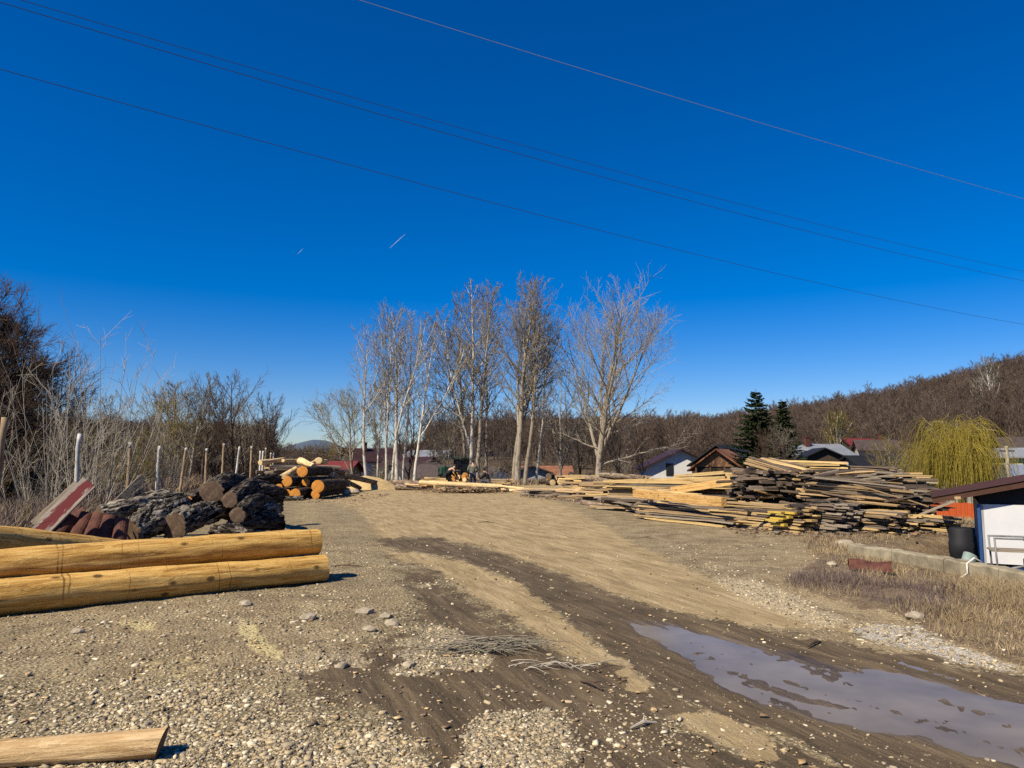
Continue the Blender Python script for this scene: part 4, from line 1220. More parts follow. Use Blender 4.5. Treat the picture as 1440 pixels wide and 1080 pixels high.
def tiles_and_boards():
    g = "red clay tiles stacked behind the peeled logs"
    r = random.Random(3)
    spots = [(92, 742, 12.9, .14, .4), (106, 733, 13.3, .15, .9), (118, 740, 13.0, .15, .2), (136, 741, 12.9, .14, .1), (152, 744, 12.9, .14, -.1), (170, 748, 12.8, .12, -.2), (96, 728, 13.5, .13, 1.1)]
    words = ["leftmost dusty", "broad upper", "dark purplish", "leaning brick coloured", "upright light worn", "rightmost low", "topmost tilted"]
    for (px, py, D, rad, tl), w in zip(spots, words):
        c = WD(px, py, D)
        mb = MB(); n = 11
        pts = []; inn = []
        for k in range(n):
            a = math.pi * k / (n - 1)
            pts.append((math.cos(a) * rad, math.sin(a) * rad)); inn.append((math.cos(a) * (rad - .022), math.sin(a) * (rad - .022)))
        prof = pts + inn[::-1]
        h = .42
        v0 = [Vector((x, -y, -h / 2)) for x, y in prof]
        m = len(v0)
        rot = Matrix.Rotation(tl, 3, 'Y') @ Matrix.Rotation(-.5, 3, 'X')
        levels = [0, .33, .36, .66, .69, 1.0]
        V = []; Fq = []
        for q, lv in enumerate(levels):
            s = 1.0 + (.05 if q % 2 else 0)
            V += [rot @ Vector((v.x * s, v.y * s, -h / 2 + h * lv)) for v in v0]
        for q in range(len(levels) - 1):
            for k in range(m): Fq.append((q * m + k, q * m + (k + 1) % m, (q + 1) * m + (k + 1) % m, (q + 1) * m + k))
        Fq += [tuple(range(m)), tuple((len(levels) - 1) * m + k for k in range(m))]
        mb.add(V, Fq)
        o = mb.build("clay_tile", M['redtile']); o.location = c
        tag(o, w + " red clay tile in the small stack behind the peeled logs", "tile", g)
    # painted boards
    def board(name, P0, P1, w, th, mat, label, cat="board", upv=(0, -.6, 1), m2=None):
        P0, P1 = Vector(P0), Vector(P1); x = (P1 - P0); L = x.length; x.normalize()
        up = Vector(upv); z = (Vector((0, -1, .25)) - x * x.dot(Vector((0, -1, .25)))).normalized(); y = z.cross(x)
        mb = MB()
        segs = 6
        for k in range(1):
            mb.box((0, 0, 0), (L, w, th))
        o = mb.build(name, mat, bevel=.004)
        o.location = (P0 + P1) / 2
        o.rotation_mode = 'QUATERNION'; o.rotation_quaternion = Matrix((x, y, z)).transposed().to_quaternion()
        tag(o, label, cat)
        return o
    board("painted_board", WD(52, 752, 12.2), WD(126, 678, 12.5), .29, .035, M['redboard'], "tilted board with flaking dark red paint behind the peeled logs")
    board("painted_board", WD(50, 740, 12.6), WD(112, 682, 12.9), .24, .03, M['board_grey'], "bare grey board just behind the tilted red one")
    a, b = WD(138, 732, 14.6), WD(195, 676, 15.0)
    mb = MB(); mb.bar(a, b + (b - a) * .12, .06, .13); o = mb.build("thin_plank", M['board_grey'], bevel=.006); tag(o, "thin grey plank leaning between the red board and the second post", "plank")
tiles_and_boards()

# ------------------------------------------------------------------ fence posts
def posts():
    data = [(7, 587, 11.5, 'n', 0), (112, 610, 17, 'p', 0), (184, 622, 22.5, 'w', 0), (224, 627, 28, 'p', 0), (262, 630, 33, 'w', 1), (291, 631, 37, 'w', 0), (315, 624, 40, 'w', 2),
            (337, 628, 43, 'p', 1), (354, 628, 46, 'w', 0), (366, 634, 49, 'p', 0), (370, 634, 51, 'p', 0), (374, 630, 53, 'w', 0), (381, 637, 57, 'w', 0), (385, 637, 60, 'p', 0)]
    words = ["orange brown flaking post at the very left edge", "whitewashed post behind the tilted red board", "peeling post with a white cap behind the thin grey plank", "straight white post behind the left of the dark heap",
             "peeling speckled post above the dark log with the orange end", "short rusty footed post above the thickest dark log", "knotty speckled post left of the leaning white one", "white post leaning right above the crest of the dark heap",
             "tan post leaning slightly right of the crest of the dark heap", "thin white post close before the pair at the far slab stack", "thin white post half hidden beside the tan one", "tall tan post by the left end of the far slab stack",
             "small far post, second from the last", "smallest farthest post of the row"]
    r = random.Random(2)
    for (px, py, D, k, ln), w in zip(data, words):
        top = WD(px, py, D)
        zb = g1(top.x, top.y) - .3
        lean = (.10 if ln == 1 else r.uniform(-.02, .03), r.uniform(-.03, .03))
        H = top.z - zb
        bot = Vector((top.x - lean[0] * H, top.y - lean[1] * H, zb))
        rad = .055 if D < 20 else .065
        n = 14
        pts = [bot.lerp(top, i / n) + Vector((r.gauss(0, .008), r.gauss(0, .008), 0)) for i in range(n + 1)]
        mb = MB(); mb.tube([p - bot for p in pts], [rad * (1.1 - .25 * i / n) * r.uniform(.93, 1.07) for i in range(n + 1)], 9)
        o = mb.build("post", M['postwhite'] if k == 'p' else M['postwood'], smooth=True)
        o.location = bot
        tag(o, w, "post", "old posts in a row at the left")
        if k == 'w':
            c = MB(); c.tube([top - bot - Vector((0, 0, .16)), top - bot + Vector((0, 0, .01))], [rad * .98, rad * .95], 9); ce = c.build("painted_cap", M['postwhite'], o, smooth=True)
posts()

# ------------------------------------------------------------------ sawn log pile with orange ends
def orange_pile():
    g = "bark covered sawn logs piled beyond the dark heap"
    data = [  # px, py of face centre, D, radius, label
        (425, 663, 32.5, .235, "top log of the sawn pile with a bright orange end"),
        (404, 677, 32.6, .225, "left log of the second layer of the sawn pile"),
        (419, 680, 33.6, .15, "small dull ended log in the middle of the sawn pile"),
        (430, 678, 32.8, .175, "small orange ended log under the top one of the sawn pile"),
        (447, 684, 32.0, .27, "thickest cracked log at the right of the sawn pile"),
        (392, 686, 32.8, .18, "upper leftmost log of the sawn pile"),
        (394, 693, 32.2, .20, "bottom leftmost log of the sawn pile"),
        (404, 694, 32.6, .18, "bottom log half hidden behind the big ringed one"),
        (415, 695, 31.8, .235, "bottom log with clear rings in the middle of the sawn pile"),
        (444, 695, 32.6, .20, "bottom right log under the thickest one of the sawn pile")]
    r = random.Random(8)
    for i, (px, py, D, rad, lb) in enumerate(data):
        a = WD(px, py, D)
        a.z = max(a.z, rad + .0)
        b = a + Vector((r.uniform(.0, .35), r.uniform(3.6, 4.4), r.uniform(-.05, .1)))
        log("sawn_log", a, b, rad, rad * .95, M['bark_brown'], M['cut_orange'], lb, g, seed=40 + i, amp=.03, ridge=.012, bend=.004, na=24, dl=.16)
    a, b = WD(378, 703, 31.0), WD(426, 702, 31.4)
    log("sawn_log", (a.x, a.y, .1), (b.x, b.y, .1), .09, .1, M['bark_grey'], M['cut_pale'], "thin grey log lying flat at the foot of the sawn pile", None, seed=60)
    # two long poles
    log("long_pole", WD(456, 661, 37.5), Vector((*WD(545, 684, 46.5).xy, .15)), .17, .13, M['bark_pale'], M['cut_pale'], "long brown pole slanting down to the ground right of the sawn pile", None, cat="pole", seed=61, amp=.02, bend=.0)
    log("long_pole", WD(466, 668, 36.5), Vector((*WD(506, 683, 43).xy, .13)), .15, .12, M['bark_pale'], M['cut_pale'], "shorter pole under the long slanting one right of the sawn pile", None, cat="pole", seed=62, amp=.02)
    # pale offcuts on top of the far slab stack
    for (a, b, rad, lb) in [((366, 651, 38), (398, 646, 40), .13, "pale split piece at the left end on the far slab stack"), ((422, 648, 37), (441, 656, 36), .17, "pale peeled log piece jutting from the far slab stack"),
                            ((434, 655, 38), (448, 645, 40), .10, "thin pale stick pointing up right on the far slab stack"), ((448, 648, 39), (458, 650, 41), .17, "pale chunk at the right crest of the far slab stack"),
                            ((398, 648, 39), (424, 647, 41), .09, "long pale stick along the crest of the far slab stack"), ((398, 672, 36), (416, 660, 37), .2, "forked pale branch chunk left of the top sawn log")]:
        log("offcut", WD(*a), WD(*b), rad, rad * .8, M['peeled_pale'], M['cut_pale'], lb, "pale pieces on the far slab stack", cat="offcut", seed=int(a[0]), amp=.02, lump=.3)
orange_pile()

# ------------------------------------------------------------------ stacks of boards
def plank_mesh(kind, seed, mats):
    """unit board along x, width y, thickness z"""
    r = random.Random(seed)
    seg = 4
    if kind == 'slab': prof = [(-.5, -.4), (-.32, .15), (0, .42), (.32, .15), (.5, -.4)]
    else: prof = [(-.5, -.5), (-.5, .5), (.5, .5), (.5, -.5)]
    n = len(prof); V = []; Fc = []
    wy = [r.uniform(-.12, .12) for _ in range(seg + 1)]; wz = [r.uniform(-.3, .3) for _ in range(seg + 1)]
    sw = [r.uniform(.86, 1.0) for _ in range(seg + 1)]
    for i in range(seg + 1):
        for k, (a, b) in enumerate(prof):
            e = r.uniform(-.03, .03) if kind == 'slab' else 0
            V.append((i / seg - .5 + (r.uniform(-.004, .004) if i in (0, seg) else 0), a * sw[i] + wy[i] + e, b + wz[i]))
    for i in range(seg):
        for k in range(n): Fc.append((i * n + k, i * n + (k + 1) % n, (i + 1) * n + (k + 1) % n, (i + 1) * n + k))
    Fc += [tuple(range(n))[::-1], tuple(seg * n + k for k in range(n))]
    me = bpy.data.meshes.new("plank"); me.from_pydata(V, [], Fc)
    for m in mats: me.materials.append(m)
    bm = bmesh.new(); bm.from_mesh(me); bmesh.ops.recalc_face_normals(bm, faces=bm.faces); bm.to_mesh(me); bm.free()
    return me
PM = {}
for key, mk in (('yellow', 'board_yellow'), ('tan', 'board_tan'), ('grey', 'board_grey'), ('dark', 'board_dark')):
    PM[key] = [plank_mesh('board', 10 + i, [M[mk]]) for i in range(3)] + [plank_mesh('slab', 20 + i, [M[mk]]) for i in range(3 if key != 'yellow' else 1)]

def stack(name, label, P0, P1, width, H, mix_, seed, bw=(.09, .22), bt=(.025, .055), n_len=1, jit=.35, yaw=.05, group="stacks of sawn boards", zbase=None, tilt=0.0, gap=.15, ragged=0.0, fan=0.0, cat="board stack", lenf=(.75, 1.0), roll=.06, taper=0.25, short=0.0):
    """boards laid side by side in layers, along P0 -> P1"""
    r = random.Random(seed)
    P0, P1 = Vector(P0), Vector(P1); ax = P1 - P0; L = ax.xy.length; rz = math.atan2(ax.y, ax.x)
    mid = (P0 + P1) / 2
    z0 = mid.z if zbase is None else zbase
    e = empty(name, (mid.x, mid.y, z0), rz)
    slope = math.atan2(ax.z, L)
    tag(e, label, cat, group)
    z = 0.0
    while z < H:
        t = r.uniform(*bt)
        frac = z / H
        wd = width * (1 - taper * frac)
        y = -wd / 2
        while y < wd / 2:
            w = r.uniform(*bw)
            keys = [k for k, v in mix_(frac)]; wts = [v for k, v in mix_(frac)]
            key = r.choices(keys, wts)[0]
            ln = L * r.uniform(*lenf)
            if r.random() < short: ln *= r.uniform(.3, .6)
            off = r.uniform(-.5, .5) * (L - ln) + r.gauss(0, jit * .3)
            o = link("plank", r.choice(PM[key]), e)
            hh = z + t / 2 + r.gauss(0, ragged)
            o.location = (off, y + w / 2, hh - math.tan(-slope) * 0 + off * math.tan(slope))
            o.scale = (ln, w, t)
            yw = r.gauss(0, yaw) + fan * (y / max(wd, .1))
            o.rotation_euler = (r.gauss(0, roll), -slope + r.gauss(0, .008) - tilt * frac, yw)
            y += w + (r.uniform(0, gap) if r.random() < .6 else .01)
        z += t + r.uniform(.0, .02)
    return e

def lumber():
    fresh = lambda f: [('yellow', .5 + .2 * f), ('tan', .45), ('grey', .15), ('dark', .03)]
    freshdark = lambda f: [('yellow', .25), ('tan', .45), ('grey', .2), ('dark', .2)]
    tang = lambda f: [('yellow', .12), ('tan', .42), ('grey', .40), ('dark', .12)]
    grey = lambda f: [('tan', .15), ('grey', .65), ('dark', .25)]
    dark = lambda f: [('tan', .06), ('grey', .14), ('dark', .85)]
    top = lambda f: [('yellow', .25 if f < .5 else .75), ('tan', .3), ('grey', .15), ('dark', .02)]
    # A: front stack running towards the camera's right
    stack("board_stack", "long low stack of fresh boards running down right at the front of the lumber", (3.95, 22.6, 0), (6.9, 17.3, 0), 1.25, .40, freshdark, 1, short=.2, yaw=.02, zbase=.02, ragged=.012)
    stack("board_stack", "short stack of fresh narrow boards ending in the middle of the long low stack", (3.6, 21.6, 0), (5.5, 18.0, 0), .55, .22, fresh, 2, yaw=.02, zbase=.02)
    stack("board_stack", "bundle with yellow painted board ends at the right tip of the low front stack", (5.5, 19.6, .0), (6.95, 16.9, .0), 1.0, .55, lambda f: [('yellow', .4), ('tan', .4), ('dark', .25)], 3, yaw=.03, zbase=.02, jit=.5, lenf=(.6, 1))
    # painted board ends
    for k in range(6):
        c = WD(1094 + rnd.uniform(-4, 34), 724 + rnd.uniform(-6, 15), 16.95 + .01 * k)
        mb = MB(); mb.bar(c + Vector((-.18, .35, 0)), c, rnd.uniform(.12, .2), rnd.uniform(.035, .06)); o = mb.build("painted_board", M['paint_end']); tag(o, "short bright yellow board end at the right tip of the low front stack", "board", "bright yellow board ends at the tip of the front stack")
    def beam(a, b, w, h, label, mat='beam_orange', cat="beam"):
        A, B = Vector(a), Vector(b); x = (B - A); L = x.length; x.normalize()
        y = Vector((0, 0, 1)).cross(x).normalized(); z = x.cross(y)
        mb = MB(); nseg = 1; mb.box((0, 0, 0), (L, w, h)); o = mb.build("squared_beam", M[mat], bevel=.008)
        o.location = (A + B) / 2; o.rotation_mode = 'QUATERNION'; o.rotation_quaternion = Matrix((x, y, z)).transposed().to_quaternion()
        tag(o, label, cat, "squared beams on the lumber stacks")
    beam(WD(893, 694, 22.3), WD(1018, 706, 17.9), .16, .23, "long orange beam lying on the low front stack, sloping down right")
    beam(WD(896, 689, 23.2), WD(985, 696, 20.0), .12, .06, "thin pale board lying above the long orange beam", 'board_yellow')
    beam(WD(945, 690, 25.2), WD(1031, 677, 23.8), .2, .24, "short thick orange beam rising right at the end of the rear stack")
    beam(WD(862, 678, 26.8), WD(1021, 673, 24.4), .2, .16, "long pale beam along the top front of the rear stack", 'board_yellow')
    beam(WD(876, 684, 26.5), WD(985, 681, 24.9), .2, .12, "brownish beam under the long pale one of the rear stack", 'board_tan')
    beam(WD(950, 670, 27.5), WD(1027, 664, 25.4), .2, .12, "pale board slanting up to the top right corner of the rear stack", 'board_yellow')
    beam(WD(1024, 669, 25.3), WD(1034, 668, 24.9), .22, .24, "small square pale block at the top right corner of the rear stack", 'board_yellow', "block")
    # B: rear stack
    stack("board_stack", "wide rear stack of pale boards and beams lying crosswise in the middle", (3.5, 26.9, 0), (7.75, 24.9, 0), 1.8, .88, fresh, 5, short=.25, zbase=.0, yaw=.03, bt=(.04, .09))
    stack("board_stack", "brownish stack of boards under the thick orange beam", (4.2, 25.6, 0), (7.6, 23.6, 0), 1.0, .55, tang, 6, short=.2, zbase=.0, yaw=.03)
    stack("board_stack", "stack of mixed boards and thin logs at the left end of the rear stack", (2.6, 29.5, 0), (5.3, 27.4, 0), 1.4, .80, freshdark, 7, short=.4, zbase=.0, yaw=.09, bt=(.05, .1))
    stack("board_stack", "ragged brown pile of bark slabs at the foot of the rear stack's left end", (3.1, 26.2, 0), (4.6, 23.6, 0), 1.2, .35, tang, 8, short=.4, zbase=.0, yaw=.15, bt=(.04, .09), ragged=.03)
    # C: big heap
    stack("board_stack", "dark bark slabs, ends towards the camera, at the left of the big heap", (6.6, 18.9, 0), (7.6, 22.4, 0), 1.9, 1.35, dark, 9, bw=(.1, .2), bt=(.05, .10), zbase=.05, short=.3, yaw=.09, ragged=.03, jit=.5, lenf=(.55, 1), taper=.25)
    stack("board_stack", "slanting bundle of yellow edged slabs on the top left of the big heap", WD(1058, 655, 21.5), WD(1135, 676, 19.0), .9, .26, lambda f: [('yellow', .4), ('tan', .35), ('dark', .3)], 10, yaw=.07)
    stack("board_stack", "topmost long straight bundle of pale boards on the big heap", WD(1062, 664, 21.6), WD(1192, 668, 20.6), 1.2, .36, top, 11, yaw=.015, taper=.1, jit=.15)
    stack("board_stack", "grey board bundle right of the topmost pale one on the big heap", WD(1165, 672, 21.3), WD(1262, 676, 20.4), 1.2, .36, grey, 12, yaw=.09, taper=.15)
    stack("board_stack", "bundle with one bright yellow end sticking out right of the big heap", WD(1190, 688, 21.2), WD(1298, 690, 20.2), 1.0, .42, tang, 13, yaw=.08, taper=.4, jit=.8)
    stack("board_stack", "crooked dark branches and slabs under the topmost pale bundle", WD(1040, 694, 19.6), WD(1190, 694, 19.9), 1.5, .55, dark, 14, yaw=.10, bt=(.06, .12), ragged=.05, jit=.8)
    stack("board_stack", "fanned tan and yellow bundle in the middle of the big heap", WD(1112, 700, 18.9), WD(1262, 714, 18.4), 1.4, .62, lambda f: [('yellow', .16), ('tan', .38), ('grey', .3), ('dark', .45)], 15, yaw=.12, fan=.12, short=.25, jit=.7)
    stack("board_stack", "dark core of old slabs inside the big heap", (7.4, 20.4, 0), (11.2, 20.1, 0), 2.0, .95, dark, 16, bw=(.15, .3), bt=(.07, .12), zbase=.0, yaw=.08, taper=.5, lenf=(.6, .95))
    stack("board_stack", "ragged grey bundle sticking out at the right flank of the big heap", WD(1212, 714, 19.6), WD(1318, 722, 19.1), 1.4, .6, dark, 17, yaw=.12, jit=1.0, short=.3, ragged=.02)
    stack("board_stack", "grey weathered board bundle on the ground under the big heap", (6.95, 18.0, 0), (7.8, 17.0, 0), 1.2, .6, lambda f: [('grey', .6), ('dark', .5)], 18, zbase=.0, yaw=.08, fan=.2)
    stack("board_stack", "yellow tan fanned bundle on the ground in front of the big heap", (8.0, 18.2, 0), (8.85, 16.8, 0), 1.1, .5, lambda f: [('yellow', .3), ('tan', .4), ('grey', .3), ('dark', .3)], 19, zbase=-.02, yaw=.1, fan=.3, jit=.6)
    stack("board_stack", "low spread of thin tan boards at the right end of the big heap", (9.1, 18.6, 0), (10.15, 17.4, 0), 1.3, .36, lambda f: [('yellow', .3), ('tan', .5), ('grey', .3), ('dark', .1)], 20, zbase=-.02, yaw=.07, fan=.2, jit=1.0, short=.3)
    for a, b, lb in (((1112, 724, 17.3), (1188, 714, 18.2), "fat round roll of black bark low in the big heap"), ((1180, 705, 18.4), (1120, 690, 18.9), "bent black branch across the big heap"), ((1204, 728, 18.4), (1130, 735, 19.0), "black log in the shade under the big heap")):
        log("dark_log", WD(*a), WD(*b), .25 if 'roll' in lb else .13, .24 if 'roll' in lb else .12, M['bark_black'], M['bark_black'], lb, None, seed=int(a[0]), ridge=.03, lump=.2)
    for k in range(46):
        rr_ = random.Random(900 + k); px = rr_.uniform(1045, 1300); top_ = 655 + max(0, px - 1230) * .55
        D = rr_.uniform(18.6, 20.6); py = rr_.uniform(top_ + 6, 735)
        if D > 20 and py > 700: py -= 30
        c = WD(px, py, D - (1.2 if py > 690 else 0)); c.z = max(c.z, .12)
        a = rr_.gauss(-.25, .5); L_ = rr_.uniform(.5, 1.9); tz = rr_.gauss(0, .16)
        dv = Vector((math.cos(a), math.sin(a), tz)).normalized() * L_ / 2
        key = rr_.choice(['tan', 'grey', 'dark', 'dark', 'grey', 'dark', 'dark'] + (['yellow'] if k % 3 == 0 else []))
        o = link("loose_board", rr_.choice(PM[key])); o.location = c
        o.rotation_mode = 'QUATERNION'; o.rotation_quaternion = dv.to_track_quat('X', 'Z') @ Matrix.Rotation(rr_.uniform(-.5, .5), 3, 'X').to_quaternion()
        o.scale = (L_, rr_.uniform(.07, .17), rr_.uniform(.02, .05))
        nm = {'tan': 'tan', 'grey': 'grey weathered', 'dark': 'dark', 'yellow': 'fresh yellow'}[key]
        tag(o, ("short " if L_ < 1.1 else "long ") + nm + " loose board askew " + ("high" if py < 680 else "half way up" if py < 708 else "low") + (" left end" if px < 1110 else " left middle" if px < 1170 else " right middle" if px < 1240 else " right end") + " of the big heap", "board", "loose boards lying askew on the big heap")
    c1, c2 = WD(1256, 706, 18.0), WD(1276, 717, 17.8)
    beam(c1, c2, .05, .05, "short bright yellow lath poking down right from the fanned bundle", 'board_yellow', "lath")
    # D: low piles towards the middle of the photograph
    stack("board_stack", "low spread of boards and thin logs left of the rear stack", (.6, 36.5, 0), (4.3, 33.5, 0), 2.0, .30, freshdark, 21, short=.3, zbase=.02, yaw=.08, bt=(.05, .1))
    stack("board_stack", "far low pile of pale boards behind the spread of thin logs", (2.6, 38.5, 0), (6.6, 36.5, 0), 2.2, .85, fresh, 22, short=.4, zbase=.02, yaw=.08, bt=(.05, .1))
    stack("board_stack", "small flat pile of orange boards at the edge of the dirt", WD(768, 698, 35.5), WD(816, 697, 34.0), .5, .09, fresh, 23, zbase=.03, yaw=.04)
    stack("slab_stack", "dark stack of old slabs behind the sawn pile on the left", (-12.4, 37.4, 0), (-9.3, 39.6, 0), 2.4, 1.35, lambda f: [('tan', .1), ('grey', .3), ('dark', .6), ('yellow', .12 if f > .8 else .0)], 24, bw=(.18, .3), bt=(.08, .13), zbase=.0, yaw=.12, jit=.7, ragged=.03, cat="slab stack")
    r = random.Random(33)
    gl = "short round logs in the brown heap left of the lumber"
    for k in range(16):
        px = 768 + r.uniform(0, 62); lvl = r.random()
        a = WD(px, 680 - 10 * lvl + r.uniform(-1, 2), 40 + r.uniform(-.5, 1.5))
        log("round_log", a, a + Vector((r.uniform(-.5, .5), r.uniform(.7, 1.3), r.uniform(-.1, .3))), .17, .15, M['bark_brown'], M['cut_pale'] if k % 2 else M['cut_grey'], ("pale" if k % 2 else "grey") + " ended short round log " + ("high" if lvl > .5 else "low") + (" at the left" if px < 790 else " in the middle" if px < 810 else " at the right") + " of the brown heap before the lumber", gl, seed=200 + k, amp=.03, na=14, dl=.2)
    for k, (a, b, rad, lb) in enumerate([((745, 692, 37.5), (840, 688, 35.5), .10, "thin peeled log lying at the left of the low board spread"), ((752, 699, 34.2), (830, 693, 34), .09, "thin dark log along the front of the low board spread"),
                           ((822, 700, 29.8), (888, 712, 26.4), .13, "brown barked log along the foot of the lumber, sloping right"), ((818, 706, 28.4), (880, 716, 25.8), .09, "thin brown log in front along the foot of the lumber"),
                           ((845, 668, 36), (905, 672, 34), .14, "brown log on top of the left end of the rear stack"), ((826, 672, 37), (858, 678, 34.5), .14, "peeled log end sticking out left of the rear stack")]):
        log("thin_log", WD(*a), WD(*b), rad, rad * .9, M['bark_pale'], M['cut_pale'], lb, None, seed=300 + k, amp=.015, na=16)
lumber()

# ------------------------------------------------------------------ logs and people at the end of the road
def far_works():
    def Z(px, py, D): return WD(px, py, D)
    g = "logs lying across the end of the dirt road"
    log("peeled_log", Z(590, 679, 42.5), Z(706, 684.5, 41.5), .15, .13, M['peeled_pale'], M['cut_pale'], "long pale peeled log propped across the end of the road", g, seed=401, amp=.015, na=20, dl=.25)
    log("peeled_log", Z(620, 689, 41.8), Z(735, 690.5, 40.2), .12, .13, M['peeled_pale'], M['cut_pale'], "lower pale log on the ground beneath the long propped one", g, seed=402, amp=.015, na=20, dl=.25)
    log("thin_log", Z(706, 684, 41), Z(737, 687, 40.2), .07, .06, M['peeled_pale'], M['cut_pale'], "thin pale pole above the right end of the lower pale log", g, seed=403, na=12, dl=.3)
    log("bark_log", Z(557, 684.5, 43.2), Z(612, 687, 42.6), .18, .17, M['bark_pale'], M['cut_orange'], "barked log with a yellow left end, left of the long pale one", g, seed=404, amp=.03, na=20, dl=.2)
    log("bark_log", Z(549, 678, 47), Z(603, 680, 46), .16, .14, M['bark_pale'], M['cut_pale'], "brown log lying behind the one with the yellow left end", g, seed=405, amp=.03, na=20, dl=.2)
    log("thin_log", Z(570, 681, 42.8), Z(600, 683, 42.3), .05, .05, M['peeled_pale'], M['cut_pale'], "thin pale stick on top of the log with the yellow left end", g, seed=406, na=10, dl=.3)
    for px, py, D, lb in ((677, 689, 41.6, "dark cross block under the middle of the long pale log"), (702, 689.5, 41.0, "dark cross block under the right end of the long pale log"), (634, 688, 42.0, "dark cross block under the long pale log near the bending man")):
        c = Z(px, py, D); log("cross_block", c + Vector((-.05, -.5, 0)), c + Vector((.05, .6, .02)), .17, .17, M['bark_black'], M['bark_black'], lb, "cross blocks under the long pale log", cat="block", seed=px, na=14, dl=.3)
    mb = MB(); c = Z(615, 686, 41.8); mb.box((0, 0, 0), (.38, .3, .42)); o = mb.build("wood_block", M['board_yellow'], bevel=.02); o.location = c; o.rotation_euler = (.1, 0, .4); tag(o, "pale square wood block standing before the long pale log", "block")
    for k, (a, b) in enumerate([((594, 675, 49), (618, 671.5, 49.5)), ((597, 672, 50), (627, 673.5, 50)), ((604, 676, 48.5), (634, 676, 48))]):
        mb = MB(); mb.bar(Z(*a), Z(*b), .2, .10); o = mb.build("loose_board", M['board_yellow']); tag(o, ["lowest left", "topmost", "right hand"][k] + " pale board of the loose three behind the long pale log", "board", "loose boards behind the long pale log")
    r = random.Random(12); gg = "small round logs piled behind the workers"
    pos = [(637, 664), (641, 667), (638, 669), (644, 671), (641, 674), (647, 675), (643, 678), (648, 680), (637, 675), (640, 681), (652, 671), (655, 668), (653, 675), (657, 674), (660, 676)]
    for k, (px, py) in enumerate(pos):
        c = Z(px, py, 51.5 + r.uniform(-.3, .3)); log("round_log", c, c + Vector((r.uniform(-.2, .6), 1.2, 0)), .16, .15, M['bark_pale'], M['cut_orange'] if k % 3 else M['cut_pale'], ("orange" if k % 3 else "pale") + " ended round log " + ("topmost" if py < 667 else "high" if py < 672 else "half way up" if py < 677 else "lowest") + (" left" if px < 642 else " in the middle" if px < 650 else " right") + " in the pile behind the workers", gg, seed=500 + k, na=12, dl=.4, amp=.02)
    stack("board_stack", "low row of reddish boards behind the crouching worker", Z(686, 680, 50), Z(722, 681, 49), .8, .28, lambda f: [('tan', .6), ('grey', .3), ('yellow', .2)], 55, yaw=.05, group=None)
    # heap of sawdust
    n = 26; V = []; Q = []
    cx, cy = base_at(518, 45.5)
    for i in range(n + 1):
        for j in range(n + 1):
            u, v = i / n * 2 - 1, j / n * 2 - 1
            x = cx + u * 2.0; y = cy + v * 2.2
            h = .78 * max(0, 1 - (u * u + v * v)) ** 1.1 * (1 + .25 * float(fbm(x * 1.2, y * 1.2, 0, 9, 3))) + .05 * float(fbm(x * 6, y * 6, 0, 9, 2)) - .05
            V.append((x - cx, y - cy, h))
    for i in range(n):
        for j in range(n): a = i * (n + 1) + j; Q.append((a, a + n + 1, a + n + 2, a + 1))
    o = link("sawdust_heap", mesh_np("sawdust_heap", V, quads=Q, mats=[M['orange_dirt']], smooth=True)); o.location = (cx, cy, g1(cx, cy)); tag(o, "pale tan heap of sawdust under the first white trunks", "heap")
far_works()

def skin_mesh(name, verts, edges, mat, sub=1):
    me = bpy.data.meshes.new(name)
    me.from_pydata([v[:3] for v in verts], edges, [])
    o = bpy.data.objects.new(name, me); COL.objects.link(o)
    sk = o.modifiers.new("skin", 'SKIN')
    for i, v in enumerate(verts):
        rr = v[3]
        me.skin_vertices[0].data[i].radius = rr if hasattr(rr, '__len__') else (rr, rr)
    me.skin_vertices[0].data[0].use_root = True
    ss = o.modifiers.new("sub", 'SUBSURF'); ss.levels = sub; ss.render_levels = sub
    dg = bpy.context.evaluated_depsgraph_get(); dg.update()
    m2 = bpy.data.meshes.new_from_object(o.evaluated_get(dg))
    bpy.data.objects.remove(o); bpy.data.meshes.remove(me)
    m2.name = name; m2.materials.clear(); m2.materials.append(mat)
    m2.polygons.foreach_set("use_smooth", [True] * len(m2.polygons))
    return m2

